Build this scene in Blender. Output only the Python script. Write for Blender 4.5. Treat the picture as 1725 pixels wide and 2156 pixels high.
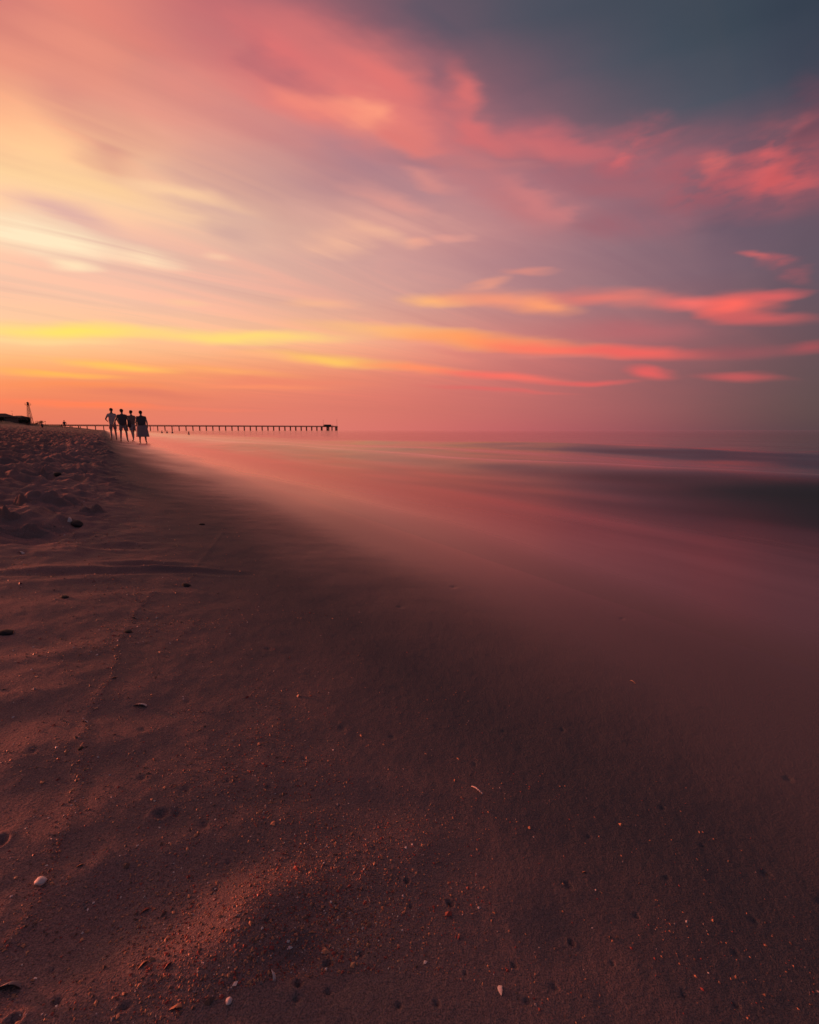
import bpy, bmesh, math, random
import numpy as np
from mathutils import Vector, Matrix, noise as mnoise

random.seed(7)
rng = np.random.default_rng(11)
scene = bpy.context.scene
COL = scene.collection
for o in list(bpy.data.objects):
    bpy.data.objects.remove(o)

# ------------------------------------------------------------------ camera
F_PX, CX, CY, HZ = 980.0, 862.5, 1078.0, 905.5      # photograph measured at 1725 x 2156
CAM_H = 0.68
PITCH = math.atan((CY - HZ) / F_PX)
cam = bpy.data.cameras.new('camera')
cam.sensor_fit = 'VERTICAL'
cam.sensor_height = 30.0
cam.sensor_width = 24.0
cam.lens = 30.0 * F_PX / 2156.0
cam.clip_start = 0.02
cam.clip_end = 60000
co = bpy.data.objects.new('camera', cam)
co.location = (0, 0, CAM_H)
co.rotation_euler = (math.pi / 2 - PITCH, 0, 0)
COL.objects.link(co)
scene.camera = co

scene.view_settings.view_transform = 'Standard'
scene.view_settings.look = 'None'
scene.view_settings.exposure = 0.0
scene.view_settings.gamma = 1.0
scene.view_settings.use_curve_mapping = False
scene.cycles.use_denoising = True
scene.cycles.denoiser = 'OPENIMAGEDENOISE'
scene.cycles.denoising_input_passes = 'RGB_ALBEDO_NORMAL'
scene.cycles.denoising_prefilter = 'ACCURATE'
scene.cycles.max_bounces = 6
scene.cycles.sample_clamp_indirect = 4.0

FWD = np.array([0, math.cos(PITCH), -math.sin(PITCH)])
UP = np.array([0, math.sin(PITCH), math.cos(PITCH)])


def ray(px, py):
    d = FWD + np.array([1.0, 0, 0]) * (px - CX) / F_PX - UP * (py - CY) / F_PX
    return d / np.linalg.norm(d)


def azel(px, py):
    d = ray(px, py)
    return math.degrees(math.atan2(d[0], d[1])), math.degrees(math.asin(d[2]))


def pix_of_dir(az, el):
    a, e = math.radians(az), math.radians(el)
    d = np.array([math.sin(a) * math.cos(e), math.cos(a) * math.cos(e), math.sin(e)])
    z = d @ FWD
    if z < 0.05:
        z = 0.05
    return CX + F_PX * d[0] / z, CY - F_PX * (d @ UP) / z


def lin(c):
    out = []
    for v in c[:3]:
        v = v / 255.0
        out.append(v / 12.92 if v <= 0.04045 else ((v + 0.055) / 1.055) ** 2.4)
    return np.array(out)


# ------------------------------------------------------------------ world: dusk sky
SUN_AZ, SUN_EL = -76.0, 8.0
world = bpy.data.worlds.new('World')
scene.world = world
world.use_nodes = True
world.cycles.sampling_method = 'MANUAL'
world.cycles.sample_map_resolution = 512
WN, WL = world.node_tree.nodes, world.node_tree.links
WN.clear()


def wn(kind, **kw):
    n = WN.new(kind)
    for k, v in kw.items():
        setattr(n, k, v)
    return n


def wmath(op, a, b=None, c=None):
    n = wn('ShaderNodeMath', operation=op)
    for i, v in enumerate((a, b, c)):
        if v is None:
            continue
        if isinstance(v, (int, float)):
            n.inputs[i].default_value = v
        else:
            WL.new(v, n.inputs[i])
    return n.outputs[0]


def wmap(v, a, b, c=0.0, d=1.0, kind='LINEAR'):
    n = wn('ShaderNodeMapRange', interpolation_type=kind)
    WL.new(v, n.inputs['Value'])
    for k, x in (('From Min', a), ('From Max', b), ('To Min', c), ('To Max', d)):
        n.inputs[k].default_value = x
    return n.outputs['Result']


def wmix(fac, a, b):
    n = wn('ShaderNodeMix', data_type='RGBA', blend_type='MIX')
    n.clamp_factor = True
    for i, v in ((0, fac), (6, a), (7, b)):
        if isinstance(v, (int, float)):
            n.inputs[i].default_value = v
        elif isinstance(v, (tuple, list, np.ndarray)):
            n.inputs[i].default_value = (float(v[0]), float(v[1]), float(v[2]), 1)
        else:
            WL.new(v, n.inputs[i])
    return n.outputs[2]


# clear-sky and broad cloud colour, sampled over the frame (sRGB)
GX = [0, 215, 430, 645, 860, 1075, 1290, 1505, 1725]
GRID = {
    0:   [(212,122,112),(210,124,113),(178,102,108),(118,90,104),(80,79,93),(72,76,90),(66,72,85),(56,66,78),(48,56,70)],
    110: [(234,143,118),(230,140,117),(188,112,114),(205,110,110),(140,93,106),(84,81,95),(71,77,90),(61,71,83),(52,60,74)],
    230: [(250,170,132),(236,155,132),(234,150,132),(212,126,120),(192,113,115),(130,90,104),(88,83,96),(74,79,92),(78,72,88)],
    285: [(255,202,144),(252,184,143),(228,156,138),(200,130,129),(184,118,122),(148,99,110),(108,86,98),(86,81,95),(112,76,88)],
    340: [(255,210,150),(253,202,150),(230,166,146),(188,136,136),(174,122,130),(170,108,118),(152,95,106),(132,86,100),(165,80,90)],
    420: [(253,204,160),(250,206,160),(246,196,158),(214,158,146),(196,142,140),(172,118,126),(142,98,110),(118,86,99),(104,76,89)],
    470: [(250,212,172),(228,182,164),(232,186,160),(228,176,154),(214,154,144),(188,128,130),(150,108,118),(119,90,103),(92,77,91)],
    570: [(240,186,161),(238,188,165),(225,175,158),(215,165,152),(204,150,145),(178,128,132),(150,112,120),(122,92,104),(94,75,87)],
    640: [(248,196,160),(245,192,160),(238,182,158),(226,170,150),(212,154,142),(184,129,129),(158,110,115),(130,90,98),(89,70,80)],
    720: [(255,200,142),(252,195,142),(250,190,142),(246,180,136),(234,156,130),(208,122,114),(175,102,105),(138,85,91),(90,66,75)],
    780: [(252,160,90),(250,158,95),(245,150,98),(241,144,104),(226,128,108),(200,110,106),(160,92,96),(124,78,85),(84,62,70)],
    820: [(240,124,82),(238,128,88),(236,128,95),(230,125,102),(218,115,103),(196,104,102),(162,90,94),(124,75,83),(83,62,70)],
    860: [(231,112,83),(228,115,90),(225,118,98),(220,117,102),(209,110,101),(191,100,100),(162,88,94),(122,74,82),(82,62,70)],
    905: [(222,112,95),(225,118,100),(225,120,105),(222,120,108),(211,110,104),(189,96,100),(158,84,92),(116,72,80),(80,62,70)],
}
GY = sorted(GRID)
GARR = np.array([[lin(c) for c in GRID[y]] for y in GY])


def frame_col(px, py):
    px = min(max(px, GX[0]), GX[-1])
    py = min(max(py, GY[0]), GY[-1])
    i = min(np.searchsorted(GX, px, side='right') - 1, len(GX) - 2)
    j = min(np.searchsorted(GY, py, side='right') - 1, len(GY) - 2)
    u = (px - GX[i]) / (GX[i + 1] - GX[i])
    v = (py - GY[j]) / (GY[j + 1] - GY[j])
    return ((GARR[j, i] * (1 - u) + GARR[j, i + 1] * u) * (1 - v)
            + (GARR[j + 1, i] * (1 - u) + GARR[j + 1, i + 1] * u) * v)


ZEN = lin((64, 78, 98))


def sky_col(az, el):
    e = min(el, 40)
    a = max(-44.0, min(44.0, az))
    c = frame_col(*pix_of_dir(a, max(e, 0.0)))
    if az < -44:                                   # towards the set sun
        glow = max(0.0, 1 - abs(az + 66) / 60.0) * math.exp(-max(el, 0) / 22.0)
        c = c * (1 + glow * np.array([1.6, 1.1, 0.8]))
    if az > 44:                                    # the darkening eastern sky
        k = min((az - 44) / 60.0, 1)
        c = c * (1 - k) + lin((62, 58, 70)) * k
    if el > 38:
        k = min((el - 38) / 34.0, 1)
        k = k * k * (3 - 2 * k)
        c = c * (1 - k) + ZEN * k
    return c


tc = wn('ShaderNodeTexCoord')
nrm = wn('ShaderNodeVectorMath', operation='NORMALIZE')
WL.new(tc.outputs['Generated'], nrm.inputs[0])
sep = wn('ShaderNodeSeparateXYZ')
WL.new(nrm.outputs[0], sep.inputs[0])
DX, DY, DZ = sep.outputs
AZ = wmath('MULTIPLY', wmath('ARCTAN2', DX, DY), 180 / math.pi)
EL = wmath('MULTIPLY', wmath('ARCSINE', DZ), 180 / math.pi)
comb = wn('ShaderNodeCombineXYZ')
WL.new(AZ, comb.inputs[0])
WL.new(EL, comb.inputs[1])
SKYV = comb.outputs[0]

# high cloud sheet: directions met with a flat layer, streaked along the wind
den = wmath('ADD', wmath('MAXIMUM', DZ, 0.0), 0.05)
cl = wn('ShaderNodeCombineXYZ')
WL.new(wmath('DIVIDE', DX, den), cl.inputs[0])
WL.new(wmath('DIVIDE', DY, den), cl.inputs[1])
mp = wn('ShaderNodeMapping', vector_type='POINT')
WL.new(cl.outputs[0], mp.inputs['Vector'])
mp.inputs['Rotation'].default_value = (0, 0, math.radians(-43))
mp2 = wn('ShaderNodeMapping', vector_type='POINT')
WL.new(mp.outputs[0], mp2.inputs['Vector'])
mp2.inputs['Scale'].default_value = (0.30, 1.7, 1)
ns = wn('ShaderNodeTexNoise', noise_dimensions='2D')
WL.new(mp2.outputs[0], ns.inputs['Vector'])
ns.inputs['Scale'].default_value = 1.0
ns.inputs['Detail'].default_value = 5.0
ns.inputs['Roughness'].default_value = 0.52
ns.inputs['Distortion'].default_value = 1.3
STREAK0 = wmap(ns.outputs['Fac'], 0.30, 0.70, -1.0, 1.0)

mp3 = wn('ShaderNodeMapping', vector_type='POINT')
WL.new(mp.outputs[0], mp3.inputs['Vector'])
mp3.inputs['Scale'].default_value = (0.55, 5.5, 1)
ns3 = wn('ShaderNodeTexNoise', noise_dimensions='2D')
WL.new(mp3.outputs[0], ns3.inputs['Vector'])
ns3.inputs['Scale'].default_value = 1.0
ns3.inputs['Detail'].default_value = 3.0
ns3.inputs['Roughness'].default_value = 0.5
ns3.inputs['Distortion'].default_value = 1.2
FINE = wmap(ns3.outputs['Fac'], 0.28, 0.72, -1.0, 1.0)
STREAK = wmath('ADD', wmath('MULTIPLY', STREAK0, 0.75), wmath('MULTIPLY', FINE, 0.12))
pm = wn('ShaderNodeMapping', vector_type='POINT')
WL.new(SKYV, pm.inputs['Vector'])
pm.inputs['Rotation'].default_value = (0, 0, math.radians(48))
pm.inputs['Scale'].default_value = (0.26, 0.75, 1)
pn = wn('ShaderNodeTexNoise', noise_dimensions='2D')
WL.new(pm.outputs[0], pn.inputs['Vector'])
pn.inputs['Scale'].default_value = 1.0
pn.inputs['Detail'].default_value = 3.0
PUFF = wmap(pn.outputs['Fac'], 0.34, 0.64, 0.15, 1.1)
PATCHY = wmath('MAXIMUM', wmath('ADD', wmath('ADD', wmath('MULTIPLY', STREAK, 0.45), wmath('MULTIPLY', FINE, 0.30)), 0.85), 0.1)

# wisps: bend the band coordinates
wm = wn('ShaderNodeMapping', vector_type='POINT')
WL.new(SKYV, wm.inputs['Vector'])
wm.inputs['Rotation'].default_value = (0, 0, math.radians(22))
wm.inputs['Scale'].default_value = (0.07, 0.28, 1)
wnz = wn('ShaderNodeTexNoise', noise_dimensions='2D')
WL.new(wm.outputs[0], wnz.inputs['Vector'])
wnz.inputs['Scale'].default_value = 1.0
wnz.inputs['Detail'].default_value = 3.5
wnz.inputs['Roughness'].default_value = 0.55
sub = wn('ShaderNodeVectorMath', operation='SUBTRACT')
WL.new(wnz.outputs['Color'], sub.inputs[0])
sub.inputs[1].default_value = (0.5, 0.5, 0.5)
hs = wmap(EL, 0, 25, 0.35, 1.0)
scl = wn('ShaderNodeVectorMath', operation='MULTIPLY')
WL.new(sub.outputs[0], scl.inputs[0])
scl.inputs[1].default_value = (9.0, 2.6, 0)
sc2 = wn('ShaderNodeVectorMath', operation='SCALE')
WL.new(scl.outputs[0], sc2.inputs[0])
WL.new(hs, sc2.inputs['Scale'])
addv = wn('ShaderNodeVectorMath', operation='ADD')
WL.new(SKYV, addv.inputs[0])
WL.new(sc2.outputs[0], addv.inputs[1])
WARP = addv.outputs[0]

AZK = [-75, -62, -53, -47, -42, -38, -34, -30, -26, -22, -18, -14, -10, -5, 0, 5, 10, 15, 20, 25, 30, 34, 38, 42, 47, 55, 64, 75]
ELK = [0, 1.2, 2.5, 4, 6, 8, 10, 12.5, 15, 18, 21, 24.5, 28, 32, 36, 41, 50, 65, 85]
sepw = wn('ShaderNodeSeparateXYZ')
half = wn('ShaderNodeMix', data_type='VECTOR')
half.inputs[0].default_value = 0.4
WL.new(SKYV, half.inputs[4])
WL.new(WARP, half.inputs[5])
WL.new(half.outputs[1], sepw.inputs[0])
AFAC = wmap(sepw.outputs[0], -75, 75)
ELW = sepw.outputs[1]
col = None
for i, e in enumerate(ELK):
    r = wn('ShaderNodeValToRGB')
    WL.new(AFAC, r.inputs[0])
    cr = r.color_ramp
    cr.interpolation = 'B_SPLINE'
    while len(cr.elements) < len(AZK):
        cr.elements.new(0.5)
    for k, a in enumerate(AZK):
        cr.elements[k].position = k / 1000.0
    for k in range(len(AZK) - 1, -1, -1):
        cr.elements[k].position = (AZK[k] + 75) / 150.0
    for k, a in enumerate(AZK):
        c = sky_col(a, e)
        cr.elements[k].color = (c[0], c[1], c[2], 1)
    if col is None:
        col = r.outputs[0]
    else:
        col = wmix(wmap(ELW, ELK[i - 1], e), col, r.outputs[0])

# the dull sky behind the viewer
col = wmix(wmap(DY, 0.2, -0.8, 0.0, 1.0, 'SMOOTHSTEP'), col, lin((64, 74, 92)))

# large streak modulation of the cloud sheet (stronger on the left, none in the clear east)
lit = wn('ShaderNodeMix', data_type='RGBA', blend_type='MULTIPLY')
lit.inputs[0].default_value = 1.0
WL.new(col, lit.inputs[6])
lit.inputs[7].default_value = (1.18, 1.04, .99, 1)
gap = wn('ShaderNodeMix', data_type='RGBA', blend_type='MULTIPLY')
gap.inputs[0].default_value = 1.0
WL.new(col, gap.inputs[6])
gap.inputs[7].default_value = (0.83, 0.79, 0.88, 1)
amt = wmath('MULTIPLY', wmap(AZ, -10, 42, 1.0, 0.45), wmap(EL, 2.0, 14.0, 0.10, 1.0))
col = wmix(wmath('MULTIPLY', wmap(STREAK, 0.0, 1.0), amt), col, lit.outputs[2])
col = wmix(wmath('MULTIPLY', wmath('MULTIPLY', wmap(STREAK, 0.0, -1.0), amt), 0.6), col, gap.outputs[2])

# separate cloud bands: (x1, y1, x2, y2, half thickness, colour, strength)
BANDS = [
    (420, 20, 800, 165, 48, (208, 108, 110), .55), (540, 60, 1040, 306, 46, (220, 116, 112), .70),
    (590, 180, 900, 300, 30, (238, 132, 118), .8), (680, 212, 810, 258, 18, (254, 156, 124), .85),
    (860, 110, 1010, 225, 34, (182, 102, 110), .55), (925, 150, 1020, 222, 18, (224, 112, 108), .7),
    (975, 246, 1100, 314, 16, (222, 110, 108), .7), (1090, 290, 1230, 330, 26, (188, 98, 106), .6),
    (480, 60, 560, 110, 16, (170, 100, 108), .5), (860, 20, 1010, 130, 30, (84, 80, 95), .5),
    (150, 285, 330, 325, 40, (210, 142, 128), .6), (360, 330, 720, 440, 42, (188, 140, 140), .6),
    (600, 330, 920, 385, 40, (168, 122, 132), .6), (20, 432, 260, 470, 15, (226, 176, 162), .85),
    (-60, 330, 260, 390, 28, (255, 214, 150), .45), (120, 400, 520, 445, 20, (255, 206, 160), .6),
    (-60, 465, 230, 528, 20, (255, 230, 190), .95), (200, 520, 380, 560, 14, (255, 222, 182), .7),
    (95, 551, 200, 566, 6, (255, 224, 182), .9), (420, 470, 560, 500, 9, (206, 162, 152), .6),
    (640, 505, 780, 515, 20, (246, 184, 152), .8), (640, 440, 960, 490, 26, (232, 166, 148), .65),
    (850, 525, 920, 515, 7, (240, 166, 142), .75), (920, 508, 1000, 504, 5, (232, 158, 142), .6),
    (440, 535, 500, 542, 6, (250, 200, 165), .7),
    (1000, 395, 1200, 475, 26, (192, 118, 120), .7), (1190, 470, 1480, 462, 20, (158, 98, 108), .6),
    (1040, 296, 1480, 350, 24, (168, 102, 110), .6), (1330, 350, 1760, 385, 36, (176, 90, 97), .5),
    (1255, 310, 1400, 316, 28, (188, 92, 100), .7), (1300, 325, 1345, 312, 16, (222, 104, 104), .8),
    (1436, 356, 1512, 360, 14, (232, 108, 100), .7), (1370, 395, 1660, 405, 26, (178, 86, 94), .65),
    (1540, 330, 1760, 370, 42, (206, 92, 94), .65), (1600, 305, 1650, 330, 26, (222, 96, 96), .4),
    (1600, 360, 1730, 378, 22, (224, 90, 88), .5), (1660, 240, 1760, 240, 50, (104, 66, 80), .6),
    (1450, 445, 1700, 470, 30, (104, 82, 97), .6), (1550, 538, 1700, 585, 9, (180, 86, 92), .75),
    (1545, 534, 1590, 548, 6, (204, 96, 96), .7),
    (430, 5, 760, 112, 18, (212, 114, 111), .5), (990, 284, 1250, 332, 13, (206, 108, 109), .65), (1110, 300, 1330, 324, 10, (200, 102, 106), .65), (780, 318, 1010, 352, 9, (160, 116, 126), .6), (1180, 395, 1430, 408, 12, (168, 98, 106), .6), (880, 330, 1120, 356, 7, (196, 118, 118), .6),
    (470, 55, 670, 132, 13, (218, 112, 110), .7), (520, 112, 700, 190, 13, (182, 104, 110), .6), (690, 118, 860, 192, 15, (226, 116, 110), .7),
    (870, 128, 960, 182, 12, (138, 94, 106), .6), (600, 188, 770, 244, 13, (242, 136, 118), .7), (760, 262, 930, 312, 13, (222, 120, 112), .7),
    (0, 60, 260, 150, 36, (238, 146, 122), .6), (50, 185, 220, 245, 26, (212, 136, 124), .6), (330, 150, 520, 235, 22, (226, 138, 124), .6),
    (440, 240, 640, 300, 16, (206, 130, 126), .5), (860, 360, 965, 390, 9, (216, 140, 132), .7), (750, 396, 925, 452, 12, (224, 152, 140), .7),
    (1050, 378, 1195, 472, 13, (202, 122, 122), .7), (690, 455, 870, 522, 11, (242, 180, 150), .65), (560, 415, 720, 470, 13, (226, 170, 152), .6),
    (250, 370, 470, 440, 12, (250, 202, 158), .7), (60, 345, 330, 425, 10, (255, 208, 150), .5), (330, 420, 560, 475, 8, (214, 168, 154), .7),
    (835, 626, 1010, 633, 10, (255, 180, 116), .9), (920, 620, 1200, 630, 14, (242, 148, 116), .9),
    (1090, 634, 1210, 646, 14, (255, 156, 106), .8), (1160, 618, 1430, 630, 12, (226, 118, 106), .85),
    (960, 598, 1060, 584, 7, (230, 150, 128), .75), (1050, 570, 1170, 573, 5, (220, 138, 124), .7),
    (1385, 634, 1530, 645, 10, (242, 108, 100), .9), (1470, 650, 1620, 640, 17, (252, 100, 88), .95),
    (1560, 632, 1690, 614, 7, (222, 92, 90), .8), (1480, 669, 1700, 674, 7, (205, 88, 88), .8),
    (360, 634, 460, 642, 5, (250, 196, 152), .6), (620, 640, 740, 645, 8, (250, 182, 140), .6),
    (-80, 690, 330, 698, 10, (255, 224, 96), .9), (250, 700, 700, 712, 9, (255, 218, 112), .85),
    (-40, 712, 240, 722, 5, (255, 214, 140), .6),
    (640, 688, 1000, 704, 9, (255, 190, 118), .7), (560, 742, 840, 770, 10, (255, 196, 92), .85),
    (800, 702, 1200, 724, 12, (255, 158, 92), 1.0), (1000, 719, 1340, 743, 11, (252, 116, 92), 1.0),
    (1180, 734, 1480, 748, 10, (236, 94, 88), .95), (1440, 744, 1680, 742, 9, (156, 76, 84), .6),
    (1640, 740, 1760, 728, 8, (170, 72, 80), .7), (900, 738, 1250, 752, 5, (214, 122, 112), .6),
    (1180, 690, 1480, 700, 14, (188, 96, 100), .5),
    (760, 764, 1000, 784, 8, (255, 140, 96), .95), (920, 780, 1190, 804, 7, (246, 106, 94), .95),
    (1130, 806, 1340, 800, 4, (222, 90, 90), .85), (1310, 776, 1430, 792, 7, (230, 88, 88), .85),
    (1480, 790, 1640, 796, 5, (196, 80, 84), .8), (900, 812, 1180, 828, 4, (222, 96, 94), .7),
    (120, 756, 350, 780, 6, (255, 188, 86), 1.0), (-20, 782, 240, 796, 5, (255, 176, 78), 1.0), (-30, 808, 330, 818, 6, (248, 134, 78), .8), (350, 806, 700, 820, 4, (250, 138, 96), .7),
    (300, 768, 620, 792, 6, (255, 166, 96), .65), (480, 742, 620, 750, 5, (255, 176, 122), .6),
    (430, 800, 760, 812, 6, (238, 126, 98), .6), (150, 822, 460, 838, 6, (216, 112, 92), .55),
    (10, 846, 360, 857, 5, (255, 118, 78), 1.0), (300, 856, 560, 862, 3, (236, 120, 96), .6),
]
for (x1, y1, x2, y2, th, c, k) in BANDS:
    a1, e1 = azel(x1, y1)
    a2, e2 = azel(x2, y2)
    L = math.hypot(a2 - a1, e2 - e1) * 0.5
    T = th / F_PX * 57.3
    m = wn('ShaderNodeMapping', vector_type='TEXTURE')
    WL.new(WARP, m.inputs['Vector'])
    m.inputs['Location'].default_value = ((a1 + a2) / 2, (e1 + e2) / 2, 0)
    m.inputs['Rotation'].default_value = (0, 0, math.atan2(e2 - e1, a2 - a1))
    m.inputs['Scale'].default_value = (L * 1.5, T * 1.9, 1)
    g = wn('ShaderNodeTexGradient', gradient_type='SPHERICAL')
    WL.new(m.outputs[0], g.inputs[0])
    f = wmap(g.outputs['Fac'], 0.0, 1.0, 0.0, min(1.0, k * 1.08), 'SMOOTHSTEP')
    if x1 > 1240 and y1 < 560 and th > 6:
        f = wmath('MULTIPLY', f, PUFF)
    elif th > 12 and y1 < 600:
        f = wmath('MULTIPLY', f, PATCHY)
    col = wmix(f, col, lin(c))

bg = wn('ShaderNodeBackground')
WL.new(col, bg.inputs['Color'])
bg.inputs['Strength'].default_value = 1.0
# the thin twilight of the clear air itself
nish = wn('ShaderNodeTexSky', sky_type='NISHITA')
nish.sun_disc = False
nish.sun_elevation = math.radians(SUN_EL)
nish.sun_rotation = math.radians(SUN_AZ)
bg2 = wn('ShaderNodeBackground')
WL.new(nish.outputs[0], bg2.inputs['Color'])
bg2.inputs['Strength'].default_value = 0.008
ads = wn('ShaderNodeAddShader')
WL.new(bg.outputs[0], ads.inputs[0])
WL.new(bg2.outputs[0], ads.inputs[1])
wo = wn('ShaderNodeOutputWorld')
WL.new(ads.outputs[0], wo.inputs['Surface'])

# ------------------------------------------------------------------ the last low sunlight
sun = bpy.data.lights.new('sun', 'SUN')
sun.energy = 5.0
sun.angle = math.radians(9)
sun.color = (1.0, 0.22, 0.12)
so = bpy.data.objects.new('sun', sun)
COL.objects.link(so)
_a, _e = math.radians(SUN_AZ), math.radians(SUN_EL)
sdir = Vector((math.sin(_a) * math.cos(_e), math.cos(_a) * math.cos(_e), math.sin(_e)))
so.rotation_euler = sdir.to_track_quat('Z', 'Y').to_euler()
so.location = sdir * 50

# ------------------------------------------------------------------ material helpers
def new_mat(name):
    m = bpy.data.materials.new(name)
    m.use_nodes = True
    m.node_tree.nodes.clear()
    return m, m.node_tree.nodes, m.node_tree.links


class NT:
    def __init__(self, name):
        self.m, self.n, self.l = new_mat(name)

    def node(self, kind, **kw):
        n = self.n.new(kind)
        for k, v in kw.items():
            setattr(n, k, v)
        return n

    def put(self, v, sock):
        if isinstance(v, (int, float)):
            sock.default_value = v
        elif isinstance(v, (tuple, list, np.ndarray)):
            if len(v) == 3 and len(sock.default_value) == 4:
                v = (*v, 1)
            sock.default_value = tuple(float(q) for q in v)
        else:
            self.l.new(v, sock)

    def math(self, op, a, b=None, c=None):
        n = self.node('ShaderNodeMath', operation=op)
        for i, v in enumerate((a, b, c)):
            if v is not None:
                self.put(v, n.inputs[i])
        return n.outputs[0]

    def map(self, v, a, b, c=0.0, d=1.0, kind='LINEAR'):
        n = self.node('ShaderNodeMapRange', interpolation_type=kind)
        self.put(v, n.inputs['Value'])
        for k, x in (('From Min', a), ('From Max', b), ('To Min', c), ('To Max', d)):
            self.put(x, n.inputs[k])
        return n.outputs['Result']

    def mix(self, fac, a, b, blend='MIX'):
        n = self.node('ShaderNodeMix', data_type='RGBA', blend_type=blend)
        self.put(fac, n.inputs[0])
        self.put(a, n.inputs[6])
        self.put(b, n.inputs[7])
        return n.outputs[2]

    def noise(self, vec, scale, detail=2.0, rough=0.5, dist=0.0):
        n = self.node('ShaderNodeTexNoise')
        if vec is not None:
            self.put(vec, n.inputs['Vector'])
        n.inputs['Scale'].default_value = scale
        n.inputs['Detail'].default_value = detail
        n.inputs['Roughness'].default_value = rough
        n.inputs['Distortion'].default_value = dist
        return n.outputs['Fac']

    def mapping(self, vec, loc=(0, 0, 0), rot=(0, 0, 0), scale=(1, 1, 1)):
        n = self.node('ShaderNodeMapping')
        self.put(vec, n.inputs['Vector'])
        n.inputs['Location'].default_value = loc
        n.inputs['Rotation'].default_value = rot
        n.inputs['Scale'].default_value = scale
        return n.outputs[0]

    def position(self):
        return self.node('ShaderNodeNewGeometry').outputs['Position']

    def bsdf(self, **kw):
        b = self.node('ShaderNodeBsdfPrincipled')
        for k, v in kw.items():
            self.put(v, b.inputs[k.replace('_', ' ')])
        return b

    def out(self, sh):
        o = self.node('ShaderNodeOutputMaterial')
        self.l.new(sh, o.inputs['Surface'])
        return self.m


# ------------------------------------------------------------------ lie of the beach
# s = metres inland from the water's edge, t = metres along the shore
NX, NY, S0 = 0.840, 0.542, 1.70
PROF_S = [-400, -60, -20, -6, -2, -0.6, 0, 0.5, 1.1, 1.72, 2.7, 4.2, 8.2, 15, 25, 31, 37, 50, 70, 400]
PROF_Z = [-9, -3, -1.3, -.50, -.20, -.035, 0, .030, .085, .215, .34, .50, .82, 1.35, 2.15, 3.1, 4.2, 5.0, 5.3, 6.5]


def perlin(x, y, seed=0):
    xi, yi = np.floor(x).astype(np.int64), np.floor(y).astype(np.int64)
    xf, yf = x - xi, y - yi
    u, v = xf ** 3 * (xf * (xf * 6 - 15) + 10), yf ** 3 * (yf * (yf * 6 - 15) + 10)

    def grad(ix, iy, fx, fy):
        h = (ix * 374761393 + iy * 668265263 + seed * 1442695041) & 0xFFFFFFFF
        h = ((h ^ (h >> 13)) * 1274126177) & 0xFFFFFFFF
        h = (h ^ (h >> 16)) & 0xFFFF
        a = h * (2 * np.pi / 65536.0)
        return np.cos(a) * fx + np.sin(a) * fy
    n00, n10 = grad(xi, yi, xf, yf), grad(xi + 1, yi, xf - 1, yf)
    n01, n11 = grad(xi, yi + 1, xf, yf - 1), grad(xi + 1, yi + 1, xf - 1, yf - 1)
    return ((n00 * (1 - u) + n10 * u) * (1 - v) + (n01 * (1 - u) + n11 * u) * v) * 1.5


def fbm(x, y, octv=4, seed=0, gain=0.5):
    a, s, f = 0.0, 1.0, 1.0
    for i in range(octv):
        a = a + s * perlin(x * f, y * f, seed + i * 17)
        s *= gain
        f *= 2.03
    return a


def sstep(a, b, x):
    k = np.clip((x - a) / (b - a), 0, 1)
    return k * k * (3 - 2 * k)


def shore(x, y):
    return S0 - (x * NX + y * NY), -x * NY + y * NX


_ps = np.linspace(-400, 400, 16001)
_pz = np.interp(_ps, PROF_S, PROF_Z)
_k = np.hanning(31); _k /= _k.sum()
_pz2 = np.convolve(np.pad(_pz, 15, mode='edge'), _k, mode='valid')


def base_z(x, y):
    s, t = shore(x, y)
    return np.interp(s, _ps, _pz2)


def ground_hit(px, py, fn=None):
    d = ray(px, py)
    ts = np.exp(np.linspace(math.log(0.25), math.log(900), 5000))
    X, Y, Z = d[0] * ts, d[1] * ts, CAM_H + d[2] * ts
    h = (fn or base_z)(X, Y)
    k = np.nonzero(Z < h)[0]
    if len(k) == 0:
        return None
    k = k[0]
    return float(X[k]), float(Y[k]), float(h[k])


# shallow hollows (-) and swells (+) of the packed sand, with small holes: pixel, size px, height m
FEAT = []


def feature(px, py, w, h, dz, ang=0.0, px2=None, py2=None):
    g = ground_hit(px, py)
    if g is None:
        return
    r = math.dist((0, 0, CAM_H), g)
    sx = w / F_PX * r
    dep = max(0.08, (CAM_H - g[2]) / r)
    sy = h / F_PX * r / dep
    # axes: across the view and along the view on the ground, turned by ang
    va = math.atan2(g[0], g[1])
    c, s_ = math.cos(va), math.sin(va)
    ex, ey = np.array([c, -s_]), np.array([s_, c])
    ca, sa = math.cos(math.radians(ang)), math.sin(math.radians(ang))
    FEAT.append((g[0], g[1], ex * ca + ey * sa, -ex * sa + ey * ca, sx, sy, dz))


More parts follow.
